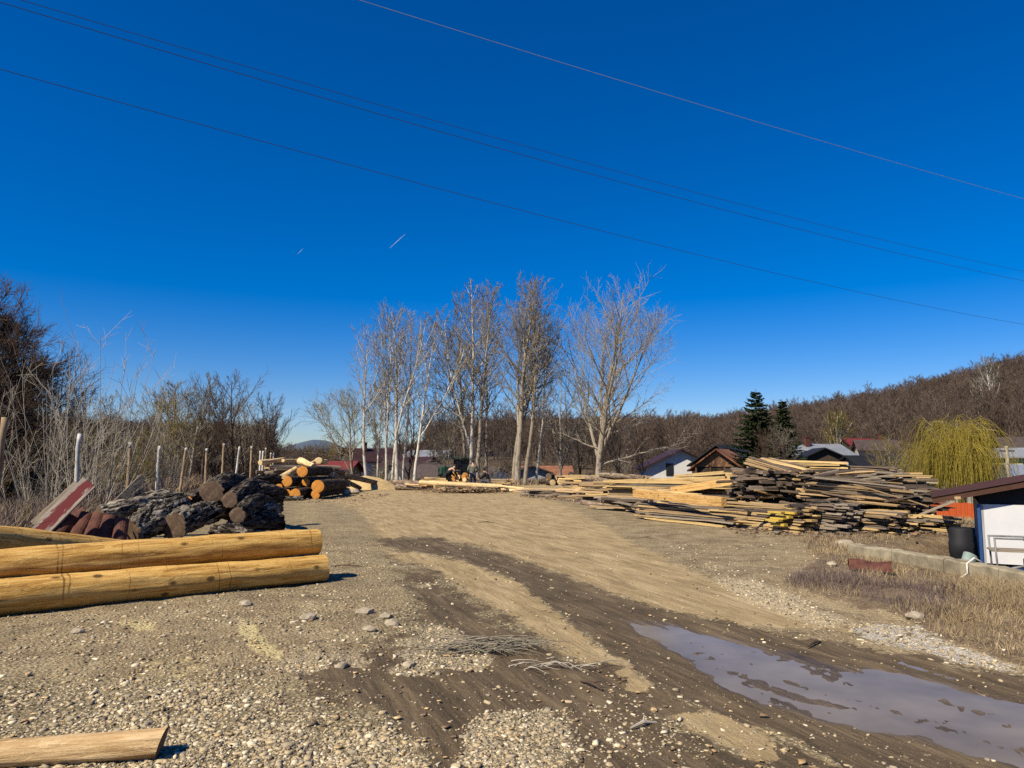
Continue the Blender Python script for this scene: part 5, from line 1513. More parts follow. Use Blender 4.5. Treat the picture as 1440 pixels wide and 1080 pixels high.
def person(loc, rz, pose, jacket, trousers, label, sc=1.0):
    J = dict(pelvis=(0, 0, .94), waist=(0, 0, 1.08), chest=(0, 0, 1.32), neck=(0, 0, 1.50), head=(0, .02, 1.63), crown=(0, .01, 1.73),
             hipL=(-.10, 0, .90), kneeL=(-.12, .03, .50), ankL=(-.12, 0, .10), toeL=(-.13, .20, .04), hipR=(.10, 0, .90), kneeR=(.12, .03, .50), ankR=(.13, 0, .10), toeR=(.14, .20, .04),
             shL=(-.19, 0, 1.42), elL=(-.25, -.02, 1.14), wrL=(-.24, .10, .90), haL=(-.23, .14, .82), shR=(.19, 0, 1.42), elR=(.25, -.02, 1.14), wrR=(.24, .10, .90), haR=(.23, .14, .82))
    J.update(pose)
    names = list(J)
    RAD = dict(pelvis=(.15, .11), waist=(.13, .095), chest=(.165, .11), neck=.055, head=.10, crown=.06, hipL=.09, kneeL=.058, ankL=.04, toeL=.035, hipR=.09, kneeR=.058, ankR=.04, toeR=.035,
               shL=.062, elL=.045, wrL=.032, haL=.035, shR=.062, elR=.045, wrR=.032, haR=.035)
    E = [('pelvis', 'waist'), ('waist', 'chest'), ('chest', 'neck'), ('neck', 'head'), ('head', 'crown'), ('pelvis', 'hipL'), ('hipL', 'kneeL'), ('kneeL', 'ankL'), ('ankL', 'toeL'),
         ('pelvis', 'hipR'), ('hipR', 'kneeR'), ('kneeR', 'ankR'), ('ankR', 'toeR'), ('chest', 'shL'), ('shL', 'elL'), ('elL', 'wrL'), ('wrL', 'haL'), ('chest', 'shR'), ('shR', 'elR'), ('elR', 'wrR'), ('wrR', 'haR')]
    verts = [(*J[n], RAD[n]) for n in names]; edges = [(names.index(a), names.index(b)) for a, b in E]
    for s in 'LR':
        h = Vector(J['ha' + s]); d = (h - Vector(J['wr' + s])).normalized()
        sd = Vector((0, 1, 0)).cross(d); sd = sd.normalized() if sd.length > .1 else Vector((1, 0, 0)); sd = d.cross(sd).normalized()
        for k, (o_, l) in enumerate([(-.026, .07), (-.009, .085), (.009, .08), (.025, .06)]):
            i = len(verts); p = h + sd * o_ + d * .03
            verts.append((*p, .010)); verts.append((*(p + d * l * .6), .009)); verts.append((*(p + d * l + sd.cross(d) * .01), .007))
            edges += [(names.index('ha' + s), i), (i, i + 1), (i + 1, i + 2)]
        i = len(verts); p = h + sd * -.035; verts.append((*p, .011)); verts.append((*(p + d * .045 - sd * .02), .009)); edges += [(names.index('ha' + s), i), (i, i + 1)]
    body = skin_mesh("person", verts, edges, M['skin'], 1)
    root = link("person", body); root.location = loc; root.rotation_euler = (0, 0, rz); root.scale = (sc,) * 3
    tag(root, label, "person")
    def sub(nm, keys, es, grow, mat, ext=None):
        vv = []
        for n in keys:
            q = RAD[n]; q = (q[0] + grow, q[1] + grow) if hasattr(q, '__len__') else q + grow
            vv.append((*J[n], q))
        ee = [(keys.index(a), keys.index(b)) for a, b in E if a in keys and b in keys]
        m = skin_mesh(nm, vv, ee, mat, 1); return link(nm, m, root)
    sub("jacket", ['chest', 'waist', 'pelvis', 'shL', 'elL', 'wrL', 'shR', 'elR', 'wrR'], None, .028, jacket)
    sub("trousers", ['pelvis', 'hipL', 'kneeL', 'ankL', 'hipR', 'kneeR', 'ankR'], None, .02, trousers)
    for s in 'LR': sub("boot", ['ank' + s, 'toe' + s], None, .018, M['hair'])
    h = Vector(J['head']); c = Vector(J['crown'])
    mb = MB(); mb.tube([h.lerp(c, .05) + Vector((0, -.02, 0)), h.lerp(c, .55) + Vector((0, -.02, 0)), c + (c - h) * .2], [.108, .108, .05], 12); mb.build("hair", M['hair'], root, smooth=True)
    # face: nose and ears
    mb = MB(); up = (c - h).normalized()
    mb.tube([h + Vector((0, .09, .02)), h + Vector((0, .125, -.01))], [.012, .018], 6); mb.build("nose", M['skin'], root)
    return root

def workers():
    p = WD(665, 690, 44.5); z = g1(p.x, p.y)
    person((p.x, p.y, z), R(15), dict(elL=(-.30, .02, 1.16), wrL=(-.20, .18, .98), haL=(-.16, .22, .92), elR=(.30, .02, 1.16), wrR=(.20, .18, .98), haR=(.16, .22, .92)), M['cloth_green'], M['cloth_navy'],
           "person standing behind the long pale log in a khaki jacket and navy trousers", 1.0)
    p = WD(632, 690, 44.0); z = g1(p.x, p.y)
    bend = dict(pelvis=(0, -.18, .84), waist=(0, -.10, .98), chest=(0, .10, 1.16), neck=(0, .26, 1.24), head=(0, .35, 1.32), crown=(0, .40, 1.41),
                hipL=(-.10, -.16, .82), hipR=(.10, -.16, .82), kneeL=(-.13, .06, .46), kneeR=(.13, .06, .46), shL=(-.19, .16, 1.18), shR=(.19, .16, 1.18),
                elL=(-.24, .26, .92), elR=(.24, .26, .92), wrL=(-.18, .42, .76), wrR=(.18, .42, .76), haL=(-.16, .47, .70), haR=(.16, .47, .70))
    person((p.x, p.y, z), R(-60), bend, M['cloth_black'], M['cloth_black'], "person in black bending over behind the long pale log", 1.03)
    p = WD(683, 690, 46.5); z = g1(p.x, p.y)
    cr = dict(pelvis=(0, -.16, .42), waist=(0, -.14, .56), chest=(0, -.02, .80), neck=(0, .06, .96), head=(0, .12, 1.07), crown=(0, .13, 1.17),
              hipL=(-.10, -.12, .42), hipR=(.10, -.12, .42), kneeL=(-.16, .30, .46), kneeR=(.16, .30, .46), ankL=(-.13, .06, .10), ankR=(.13, .06, .10), toeL=(-.14, .26, .04), toeR=(.14, .26, .04),
              shL=(-.19, 0, .88), shR=(.19, 0, .88), elL=(-.24, .18, .66), elR=(.24, .18, .66), wrL=(-.14, .38, .56), wrR=(.14, .38, .56), haL=(-.1, .43, .52), haR=(.1, .43, .52))
    person((p.x, p.y, z), R(80), cr, M['cloth_black'], M['cloth_grey'], "person in dark clothes crouching right of the standing one", 1.05)
    # small green machine behind the round logs
    c = WD(641, 668, 58); z = g1(c.x, c.y)
    e = empty("tractor", (c.x, c.y, z), R(25)); tag(e, "small green tractor with a dark cab behind the round log pile", "tractor")
    mb = MB(); mb.box((-.75, 0, .95), (1.2, .6, .5)); mb.box((-.75, 0, 1.22), (1.0, .5, .1)); mb.box((.1, 0, .75), (1.9, .35, .3)); mb.build("body", M['tractor'], e, bevel=.03)
    mb = MB(); [mb.bar((x, y, .9), (x * .95 + .02, y * .9, 1.85), .06, .06) for x in (.0, .9) for y in (-.5, .5)]; mb.build("cab_frame", M['tyre'], e)
    mb = MB(); mb.box((.45, 0, 1.9), (1.2, 1.15, .09)); mb.build("cab_roof", M['tractor'], e, bevel=.02)
    mb = MB(); mb.box((.45, 0, 1.45), (.85, .9, .75)); mb.build("cab_window", M['glass'], e)
    for x, rr in ((-.95, .36), (.55, .62)):
        for y in (-.6, .6):
            w = MB(); w.tube([(x, y - .13, rr), (x, y + .13, rr)], rr, 20); o = w.build("wheel", M['tyre'], e)
            q = MB(); q.tube([(x, y - .14, rr), (x, y + .14, rr)], rr * .5, 14); q.build("rim", M['tractor'], o)
workers()

# ------------------------------------------------------------------ houses
def house(name, label, px, D, L, Wd, y_eave, y_ridge, base, rz, wall, roof, wins=(), gable=None, cat="house", chimney=False, over=.45, door=None, mono=False, thick=.12, dorm=False):
    c = WD(px, 650, D)
    ze = WD(px, y_eave, D).z; zr = WD(px, y_ridge, D).z
    he, hr = ze - base, zr - base
    e = empty(name, (c.x, c.y, base), rz); tag(e, label, cat)
    w = MB()
    hw, hl = Wd / 2, L / 2
    w.prism([(-hl, -hw, 0), (-hl, hw, 0), (-hl, hw, he), (-hl, 0, hr), (-hl, -hw, he)], (L, 0, 0)); w.build("wall", M[wall], e)
    if gable:
        q = MB(); q.prism([(hl + .03, -hw * .98, he + .05), (hl + .03, hw * .98, he + .05), (hl + .03, 0, hr - .05)], (.05, 0, 0)); q.build("gable_cladding", M[gable], e)
        q = MB(); q.prism([(-hl - .08, -hw * .98, he + .05), (-hl - .08, hw * .98, he + .05), (-hl - .08, 0, hr - .05)], (.05, 0, 0)); q.build("gable_cladding", M[gable], e)
    sl = (hr - he) / hw
    for s in (-1, 1):
        q = MB(); y1 = s * (hw + over); z1 = he - sl * over
        q.prism([(-hl - over, 0, hr + .03), (-hl - over, y1, z1 + .03), (-hl - over, y1, z1 + .03 + thick), (-hl - over, 0, hr + .03 + thick)], (L + 2 * over, 0, 0)); q.build("roof", M[roof], e)
    for face, u, zc, ww, wh in wins:
        # face: '+x' gable, '-x', '+y', '-y'
        ax = 0 if face[1] == 'x' else 1; sg = 1 if face[0] == '+' else -1
        off = (hl if ax == 0 else hw) + (.09 if gable and ax == 0 else .03)
        def P(a, b, d): return (sg * (off + d), a, b) if ax == 0 else (a, sg * (off + d), b)
        dm = (.08, ww + .16, wh + .16) if ax == 0 else (ww + .16, .08, wh + .16)
        q = MB(); q.box(P(u, zc, 0), dm); f = q.build("window", M['darkwood'] if wall != 'darkwood' else M['plaster'], e)
        dm = (.05, ww, wh) if ax == 0 else (ww, .05, wh)
        q = MB(); q.box(P(u, zc, .045), dm); q.build("pane", M['glass'], f)
    if door:
        face, u, ww, wh = door
        ax = 0 if face[1] == 'x' else 1; sg = 1 if face[0] == '+' else -1
        off = (hl if ax == 0 else hw) + (.09 if gable and ax == 0 else .03)
        q = MB(); q.box((sg * off, u, wh / 2) if ax == 0 else (u, sg * off, wh / 2), (.08, ww, wh) if ax == 0 else (ww, .08, wh)); q.build("door", M['midwood'], e)
    if chimney:
        q = MB(); q.box((L * .15, Wd * .12, hr + .3), (.5, .5, 1.1)); q.box((L * .15, Wd * .12, hr + .88), (.62, .62, .08)); q.build("chimney", M['redtile'], e)
    return e, he, hr

def village():
    W1 = lambda z: ('+x', -.9, z, .7, 1.0); W2 = lambda z: ('+x', .9, z, .7, 1.0)
    house("white_house", "white house with a maroon roof and two small dark gable windows left of the gazebo", 950, 75, 5.6, 6.6, 656, 634, -4, R(-92), 'plaster', 'maroon', [('+x', -1.1, 4.9, .55, 1.0), ('+x', 1.4, 4.9, .55, 1.0), ('-y', -1.5, 2.6, .8, 1.0), ('-y', 1.4, 2.6, .8, 1.0), ('+x', 0, 1.6, 1.2, 1.2)], over=.6, door=('-y', 0, .9, 2.0))
    # balcony in front of its dark side
    e, he, hr = house("gazebo", "dark timber gazebo with an open gable and an orange tiled roof beside the spruce", 1017, 60, 4.0, 3.6, 657, 634, -2.6, R(-118), 'darkwood', 'tileorange', gable='midwood', cat="gazebo", over=.5)
    for y in (-1.6, -.5, .6, 1.6):
        q = MB(); q.box((2.35, y, he / 2), (.14, .14, he)); q.build("post", M['midwood'], e)
    house("timber_barn", "black roofed barn standing behind the gazebo", 1024, 66, 4.4, 4.6, 652, 628, -3.4, R(-128), 'darkwood', 'blackmat', cat="barn")
    house("brick_house", "brown roofed house with a white gable and dormer behind the bending man", 619, 82, 6.0, 5.2, 671, 655, -4.2, R(-38), 'cream', 'roofdark', [('+x', 0, 2.0, .9, .9), ('-y', -1, 1.8, .8, .9), ('-y', 1.2, 1.8, .8, .9)], door=('-y', .2, .9, 1.9))
    house("small_house", "small white gabled dormer house just above the brown roofed one", 606, 92, 2.2, 2.2, 655, 648, -3.6, R(-75), 'plaster', 'roofdark', [('+x', 0, 4.2, .8, .8)])
    house("brown_house", "brown steep roofed house behind the thickest white trunk", 583, 84, 5.5, 5.0, 674, 652, -4.2, R(-140), 'greywall', 'roofdark', [('+x', 0, 1.8, 1.0, 1.0)])
    house("white_house", "white house half hidden by trunks behind the steep brown roof", 575, 98, 6.5, 5.0, 655, 644, -3.8, R(-20), 'plaster', 'maroon', [('+x', 0, 3, 1, 1), ('-y', -1.5, 3.5, 1, 1), ('-y', 1.5, 3.5, 1, 1)])
    house("tall_house", "white walled house with a dark red roof behind the first tall white tree", 520, 100, 6.5, 5.5, 648, 632, -3.8, R(-150), 'plaster', 'maroon', [('+x', -1.2, 3, .9, 1.1), ('+x', 1.2, 3, .9, 1.1), ('+x', 0, 5.2, .9, .9)], gable='darkwood', chimney=True)
    house("red_shed", "low red shed right of the far slab stack", 470, 88, 5.2, 4.0, 662, 650, -4, R(-10), 'maroon', 'redroof', cat="shed")
    house("red_shed", "small dark red roofed shed in front of the low red one", 476, 76, 2.4, 2.2, 671, 662, -4, R(-35), 'redtile', 'maroon', cat="shed")
    house("hill_house", "cream house on the hillside left of the budded tree clump", 606, 128, 8.0, 6.0, 642, 634, 0.3, R(-28), 'cream', 'roofgrey', [('-y', -2, 1.4, 1, 1), ('-y', 1, 1.4, 1, 1)])
    house("hill_house", "pale low house on the hillside directly behind the budded tree clump", 683, 132, 7.0, 5.0, 643, 636, .3, R(12), 'cream', 'roofdark', [('-y', -2, 1.2, 1, 1), ('-y', 1, 1.2, 1, 1)])
    house("cottage", "little white cottage seen between the dark and the thick grey trunks", 697, 84, 2.8, 2.6, 668, 659, -4, R(-70), 'plaster', 'roofdark', [('+x', 0, 2.4, .8, .8)])
    house("grey_shed", "grey boarded shed under the slim pale tree", 746, 70, 2.2, 3.0, 664, 656, -3.4, R(-85), 'greywall', 'roofdark', cat="shed")
    house("rusty_shed", "low shed with a rusty brown roof right of the grey boarded shed", 767, 73, 4.4, 3.4, 671, 657, -3.6, R(2), 'redroof', 'tileorange', cat="shed")
    house("metal_roofed_house", "house with a pale grey metal roof behind the pale bundle", 1142, 86, 6.5, 5.5, 640, 626, -3.6, R(-170), 'greywall', 'roofgrey', chimney=True)
    house("black_roofed_shed", "black roofed shed in front of the grey metal roof", 1152, 74, 4.6, 4.0, 645, 632, -3.4, R(-100), 'darkwood', 'blackmat', cat="shed")
    house("red_roofed_house", "small house with a bright red roof above the big heap", 1208, 104, 3.8, 3.8, 628, 618, -1.5, R(8), 'darkwood', 'redroof', [('-y', 0, 3, 1, 1)])
    house("porch_house", "brown house with a pale porch next to the bright red roof", 1232, 98, 4.4, 4.0, 632, 620, -2, R(-15), 'cream', 'roofdark', [('-y', -1, 3, 1, 1), ('-y', 1.2, 3, 1, 1)], chimney=True)
    house("dark_roofed_house", "large house showing a long black roof slope behind the big heap", 1246, 60, 6.5, 6.0, 668, 643, -3, R(-170), 'greywall', 'blackmat')
    house("white_gabled_house", "house with a white gable and red band under the willow", 1322, 58, 3.0, 5.0, 666, 654, -2.8, R(-88), 'plaster', 'redtile', over=.5)
    house("brown_house", "long brown house behind the hanging willow shoots", 1362, 60, 6.5, 4.0, 668, 657, -2.8, R(3), 'midwood', 'redtile', [('-y', -1.6, 1.4, .9, .9), ('-y', 1.5, 1.4, .9, .9)])
    house("yellow_house", "little yellow walled house beside the concrete pole", 1421, 70, 3.6, 3.2, 642, 632, -2.5, R(-60), 'yellowwall', 'roofgrey', [('+x', 0, 2.4, .7, .8)])
    house("dark_barn", "dark brown barn at the right edge above the shed roof", 1452, 78, 5.5, 5.0, 632, 616, -2, R(-25), 'darkwood', 'roofdark', cat="barn")
    # blue grey board wall
    e = empty("board_wall", WD(1426, 672, 46)); tag(e, "blue grey sheet wall below the yellow house", "wall")
    for k in range(7):
        q = MB(); q.box((-1.3 + k * .42, 0, .1), (.41, .05, 1.3)); q.build("sheet", M['bluewall'], e)
    e.location.z = WD(1426, 670, 46).z
    # rusty sheet fence behind the right end of the heap
    a, b = WD(1308, 704, 27), WD(1392, 706, 24)
    d = b - a; n = 7; zb = -1.6
    e = empty("sheet_fence", (a.x, a.y, zb), math.atan2(d.y, d.x)); tag(e, "rusty orange sheet metal fence between the big heap and the white shed", "fence")
    Lf = d.xy.length
    for k in range(n):
        q = MB(); w = Lf / n; h = a.z - zb + rnd.uniform(-.03, .03)
        pts = []
        for t in range(9): pts.append((k * w + w * t / 8 - .0, .03 * (t % 2), 0))
        V = [(x, y, 0) for x, y, _ in pts] + [(x, y, h) for x, y, _ in pts] + [(x, y + .015, 0) for x, y, _ in pts] + [(x, y + .015, h) for x, y, _ in pts]
        F4 = [(i, i + 1, 10 + i, 9 + i) for i in range(8)] + [(18 + i, 27 + i, 28 + i, 19 + i) for i in range(8)] + [(9 + i, 10 + i, 28 + i, 27 + i) for i in range(8)]
        q.add(V, F4); q.build("sheet", M['rust'], e)
    # concrete pole
    p = WD(1415, 627, 44); zb = g1(p.x, p.y) - .2
    q = MB(); q.tube([(0, 0, 0), (0, 0, p.z - zb)], [.13, .09], 8); o = q.build("utility_pole", M['concrete'], smooth=True); o.location = (p.x, p.y, zb); tag(o, "short grey concrete pole left of the yellow house", "pole")
    q = MB(); q.box((0, 0, p.z - zb - .3), (.9, .08, .08)); q.build("crossarm", M['darkwood'], o)
village()

# ------------------------------------------------------------------ spruces, willow, tall hill tree
def spruce(seed, H, width, name="spruce"):
    T = Tree(seed); r = T.r
    pts, rad = T.branch(Vector((0, 0, -.3)), Vector((0, 0, 1)), H, .14, .015, 10, .006, .02, 8, 0)
    q = []
    lv = 34
    for i in range(lv):
        t = .10 + .89 * i / lv
        n = 9 if t < .8 else 6
        for k in range(n):
            az = 6.283 * k / n + i * 1.1 + r.uniform(-.25, .25)
            p, d, rr = T.at(pts, rad, min(.99, t + r.uniform(-.012, .012)))
            L = (width / 2) * (1 - t) ** .82 * r.uniform(.72, 1.12) + .12
            dv = Vector((math.cos(az), math.sin(az), r.uniform(-.12, .18)))
            b, br = T.branch(p, dv, L, .022, .006, 5, .05, .035, 3, 1)
            m = int(L * 48) + 10
            for j in range(m):
                f = .12 + .88 * (j + r.random()) / m
                c, dd, _ = T.at(b, br, min(f, .99))
                sd = dd.cross(Vector((0, 0, 1))).normalized() * r.choice((-1, 1))
                ln = r.uniform(.16, .36) * (1.2 - .6 * f)
                e = (sd * r.uniform(.5, 1) + dd * r.uniform(.3, .9) + Vector((0, 0, r.uniform(-.7, .1)))).normalized() * ln
                wv = e.cross(Vector((r.uniform(-1, 1), r.uniform(-1, 1), 1))).normalized() * ln * .16
                q += [tuple(c - wv), tuple(c + e * .5 - wv * 1.3), tuple(c + e), tuple(c + e * .45 + wv * 1.4)]
    return finish_tree(T, name, M['darktrunk'], [M['darktrunk'], M['needles']], {0: 0}, {1: 0}, q)

def evergreens():
    for seed, px, D, ytop, w, lb in ((1, 1066, 57, 541, 7.6, "larger dark spruce beside the gazebo"), (2, 1104, 60, 556, 5.0, "narrower spruce right of the larger one")):
        x, y = base_at(px, D); z = -2.2
        H = WD(px, ytop, D).z - z
        ms = spruce(seed, H, w)
        place_tree("spruce_tree", ms, x, y, lb, None, z=z)
    # willow
    T = Tree(5); r = T.r
    D = 46; x, y = base_at(1350, D); z = g1(x, y); H = WD(1350, 574, D).z - z
    pts, rad = T.branch(Vector((0, 0, -.3)), Vector((.05, 0, 1)), H * .42, .28, .2, 5, .03, 0, 9, 0)
    tops = []
    for k in range(20):
        az = k * 2.4; an = R(r.uniform(5, 48))
        b, br = T.branch(pts[-1] - Vector((0, 0, r.uniform(0, .6))), Vector((math.cos(az) * math.sin(an), math.sin(az) * math.sin(an), math.cos(an))), H * r.uniform(.4, .62) * (1 if an < R(40) else .85), .09, .02, 7, .1, .02, 5, 1)
        for j in range(9):
            p, d, rr = T.at(b, br, r.uniform(.3, .99))
            b2, br2 = T.branch(p, T.side_dir(d, R(r.uniform(25, 70)), r.uniform(0, 6.28)), r.uniform(.5, 1.1), .02, .01, 3, .1, .0, 3, 1)
            tops.append((b2, br2))
        tops.append((b, br))
    for k in range(3000):
        b, br = r.choice(tops)
        p, d, _ = T.at(b, br, r.uniform(.2, .99))
        out = Vector((p.x, p.y, 0)); out = out.normalized() if out.length > .1 else Vector((1, 0, 0))
        L = min(p.z - .3, r.uniform(1.2, 4.2))
        T.branch(p, out * r.uniform(.0, .5) + Vector((r.gauss(0, .3), r.gauss(0, .3), r.uniform(-.2, .5))), max(L, .3), .011, .006, 6, .06, -.75, 3, 2)
    ms = finish_tree(T, "willow", M['poplar'], [M['poplar'], M['willow']], {0: 0}, {1: 0, 2: 1})
    place_tree("willow_tree", ms, x, y, "yellow weeping willow hanging over the brown roofed houses on the right", None, z=z, sc=(1.0, 1.0, 1.02))
    # tall poplar on the hill
    for seed, px, D, yb, yt, wd, lb, mc in ((21, 1400, 120, 602, 500, 5.0, "tall pale trunked tree standing above the others on the right hill", 'twig_grey'), (22, 1386, 122, 600, 528, 4.0, "pale forked tree left of the tallest one on the right hill", 'twig_grey'),
                                            (23, 1175, 92, 645, 583, 4.6, "small yellowish crowned tree on the hill right of the spruces", 'twig_olive')):
        b = WD(px, yb, D); z = g1(b.x, b.y); H = WD(px, yt, D).z - z
        ms = broadleaf("hill_tree", seed, H, .2, wd, start=.3, nL1=30, ang=(20, 42), mt='birch', mc=mc, tw=.022 if mc == 'twig_grey' else .02, dens=.9 if mc == 'twig_grey' else 1.35, up=.1, lean=(-.06, 0))
        place_tree("bare_tree", ms, b.x, b.y, lb, None, z=z)
    r = random.Random(77)
    # garden trees and bushes among the houses
    gl = "leafless garden trees and bushes among the village houses"
    LM = [(470, "the low red shed"), (520, "the house behind the first tall white tree"), (575, "the steep brown roof"), (619, "the brown roofed house with the dormer"), (665, "the standing man"), (697, "the little white cottage"), (735, "the thick grey trunks"), (767, "the rusty roofed shed"),
          (800, "the low forked tree"), (850, "the widest tree of the row"), (900, "the left end of the maroon roof"), (985, "the gap between maroon roof and gazebo"), (1030, "the gazebo"), (1085, "the spruces"), (1142, "the pale grey metal roof"), (1180, "the small yellowish tree"), (1208, "the bright red roof"), (1246, "the long black roof slope"),
          (1290, "the left side of the willow"), (1345, "the willow"), (1400, "the concrete pole"), (1440, "the right edge of the photo"), (1490, "the dark barn")]
    for k in range(78):
        px = r.uniform(455, 1500); D = r.uniform(62, 92)
        if 880 < px < 1010 and D < 76: continue
        b = base_at(px, D); z = g1(*b); v = r.choice([0, 1, 2, 2, 3])
        if r.random() < .62: place_tree("shrub", SH[r.choice([0, 1, 3, 1])], b[0], b[1], "leafless garden bush below the yard by " + min(LM, key=lambda q: abs(q[0] - px))[1], gl, cat="shrub", rz=r.uniform(0, 6), sc=r.uniform(.8, 1.25), z=z, parts=("stems", "twigs"))
        else: place_tree("bare_tree", TR[v], b[0], b[1], ("dark " if v == 0 else "olive " if v == 3 else "grey ") + "garden tree below the yard by " + min(LM, key=lambda q: abs(q[0] - px))[1], gl, rz=r.uniform(0, 6), sc=r.uniform(.42, .72), z=z)
    for px, D, v, s, lb in ((1250, 52, 3, .62, "thin olive tree left of the willow"), (1278, 54, 2, .55, "small grey tree touching the left side of the willow"), (1232, 55, 3, .5, "low olive tree above the right part of the big heap"), (1098, 50, 2, .55, "grey tangled tree in front of the spruces"), (1080, 49, 0, .5, "brown bush like tree under the larger spruce"),
                            (1430, 62, 3, .6, "yellowish bare tree at the right edge"), (905, 60, 0, .5, "dark low tree left of the white house with the maroon roof"), (870, 58, 2, .55, "grey low tree right of the widest one"), (815, 60, 2, .6, "grey low tree left of the widest one")):
        b = base_at(px, D); place_tree("bare_tree", TR[v], b[0], b[1], lb, None, rz=px, sc=s)
evergreens()

# ------------------------------------------------------------------ right side: shed, low wall, bench, odds and ends
def right_side():
    O = Vector((8.75, 14.0, -.36)); rz = math.atan2(-.5, .87)
    e = empty("white_shed", O, rz); tag(e, "low white shed with a brown sloping roof at the right edge", "shed")
    h = .82 + .36; Lw, Dp = 4.6, 3.2
    n = 5
    for k in range(n):      # wall panels
        w = Lw / n; q = MB(); q.box((k * w + w / 2, .03, h / 2 + .05), (w - .006, .05, h - .1)); q.build("wall_panel", M['whitewall'], e)
    q = MB(); q.box((.03, Dp / 2, h / 2), (.05, Dp, h)); q.box((Lw - .03, Dp / 2, h / 2), (.05, Dp, h)); q.box((Lw / 2, Dp, h / 2), (Lw, .05, h)); q.build("wall", M['greywall'], e)
    q = MB(); q.box((-.02, .0, h / 2), (.05, .09, h + .02)); q.box((Lw / 2, -.005, .03), (Lw + .06, .08, .06)); q.build("blue_trim", M['blue'], e)
    zl = .92 + .36; sl = .225; oh = .78
    def zt(x): return zl + sl * (x + oh)
    q = MB(); q.prism([(-.0, .06, h), (Lw, .06, h), (Lw, .06, zt(Lw) - .06), (0, .06, zt(0) - .06)], (0, .05, 0)); q.build("gable_shade_board", M['blackmat'], e)  # black board paints in the dark shade beneath the roof
    q = MB(); q.prism([(0, Dp - .05, h), (Lw, Dp - .05, h), (Lw, Dp - .05, zt(Lw) - .06), (0, Dp - .05, zt(0) - .06)], (0, .05, 0)); q.build("gable_shade_board", M['blackmat'], e)
    # corrugated roof sheet
    nx_, ny_ = 2, 90; V = []; Q = []
    x0, x1 = -oh, Lw + .5
    for i in range(nx_):
        x = x0 + (x1 - x0) * i
        for j in range(ny_):
            y = -.24 + (Dp + .6) * j / (ny_ - 1); c = .012 * math.cos(j * math.pi / 2)
            V.append((x, y, zt(x) + c)); 
    for i in range(nx_):
        x = x0 + (x1 - x0) * i
        for j in range(ny_):
            y = -.24 + (Dp + .6) * j / (ny_ - 1); c = .012 * math.cos(j * math.pi / 2)
            V.append((x, y, zt(x) + c - .006))
    for j in range(ny_ - 1):
        Q.append((j, ny_ + j, ny_ + j + 1, j + 1)); o_ = 2 * ny_; Q.append((o_ + j, o_ + j + 1, o_ + ny_ + j + 1, o_ + ny_ + j)); Q.append((j, j + 1, o_ + j + 1, o_ + j))
    link("roof", mesh_np("roof", V, quads=Q, mats=[M['brownmetal']]), e)
    q = MB(); q.bar((x0 + .02, -.225, zt(x0) - .055), (x1, -.225, zt(x1) - .055), .03, .085); q.build("fascia", M['brownmetal'], e)
    for k in range(4):
        y = .1 + k * 1.0; q = MB(); q.bar((x0 + .12, y, zt(x0 + .12) - .06), (x1 - .1, y, zt(x1 - .1) - .06), .06, .08); q.build("rafter", M['brownmetal'], e)
    q = MB(); q.box((-.35, -.245, zt(-.35) - .075), (.1, .08, .05)); q.build("purlin_end", M['board_tan'], e)
    # low concrete wall in lengths
    p0, p1 = Vector((5.88, 13.2, 0)), Vector((7.35, 6.0, 0))
    d = (p1 - p0); L = d.length; rz2 = math.atan2(d.y, d.x)
    e = empty("low_wall", p0 + Vector((0, 0, -.07)), rz2); tag(e, "low stained concrete wall running from the heap to the right edge", "wall")
    cuts = [0, 1.1, 2.2, 3.15, 4.0, 5.2, 7.2]
    for a, b in zip(cuts[:-1], cuts[1:]):
        q = MB(); seg = 10
        for k in range(1):
            pass
        ww = .24; V = []; Fq = []
        for i in range(seg + 1):
            x = a + .008 + (b - a - .016) * i / seg
            tpz = .245 + .02 * math.sin(x * .8) + rnd.uniform(-.008, .008)
            for yy, zz in ((0, -.6), (0, tpz - .02), (.02, tpz), (ww - .02, tpz), (ww, tpz - .02), (ww, -.6)): V.append((x, yy + rnd.uniform(-.006, .006), zz + rnd.uniform(-.006, .006)))
        for i in range(seg):
            for k in range(6): Fq.append((i * 6 + k, i * 6 + (k + 1) % 6, (i + 1) * 6 + (k + 1) % 6, (i + 1) * 6 + k))
        Fq += [tuple(range(6)), tuple(seg * 6 + k for k in range(6))]
        q.add(V, Fq); q.build("concrete_length", M['concrete'], e)
    # steel bench frame before the shed
    O2 = Vector((8.12, 12.6, -.36)); e = empty("steel_frame", O2, rz + .12); tag(e, "steel bench frame with a wooden shelf before the white shed", "bench")
    for y in (0, .5):
        for x in (0, 1.5, 2.9):
            q = MB(); q.tube([(x, y, 0), (x - .03, y, .70)], .016, 8); q.build("leg", M['steel'], e, smooth=True)
        q = MB(); q.tube([(-.04, y, .69), (3.0, y, .69)], .016, 8); q.build("top_rail", M['steel'], e, smooth=True)
        q = MB(); q.tube([(-.04, y, .16), (3.0, y, .20)], .014, 8); q.build("lower_rail", M['steel'], e, smooth=True)
    for k in range(3):
        q = MB(); q.box((1.48, .08 + k * .17, .48), (3.1, .15, .025)); q.build("shelf_board", M['board_grey'], e)
    q = MB(); q.tube([(-.55, -.1, .02), (.9, -.02, .40)], .02, 8); q.build("brace", M['steel'], e, smooth=True)
    q = MB(); q.tube([(.38, -.0, .69), (.44, 0, .69)], .03, 8); q.build("clamp", M['steel'], e, smooth=True)
    for k in range(2):
        q = MB(); q.box((0, 0, 0), (.2, .25, .3)); o = q.build("black_crate", M['blackmat'], bevel=.02); o.location = Vector((8.95 + .42 * k, 12.95 - .22 * k, -.2)); tag(o, ["left black crate under the bench shelf", "right black crate under the bench shelf"][k], "crate")
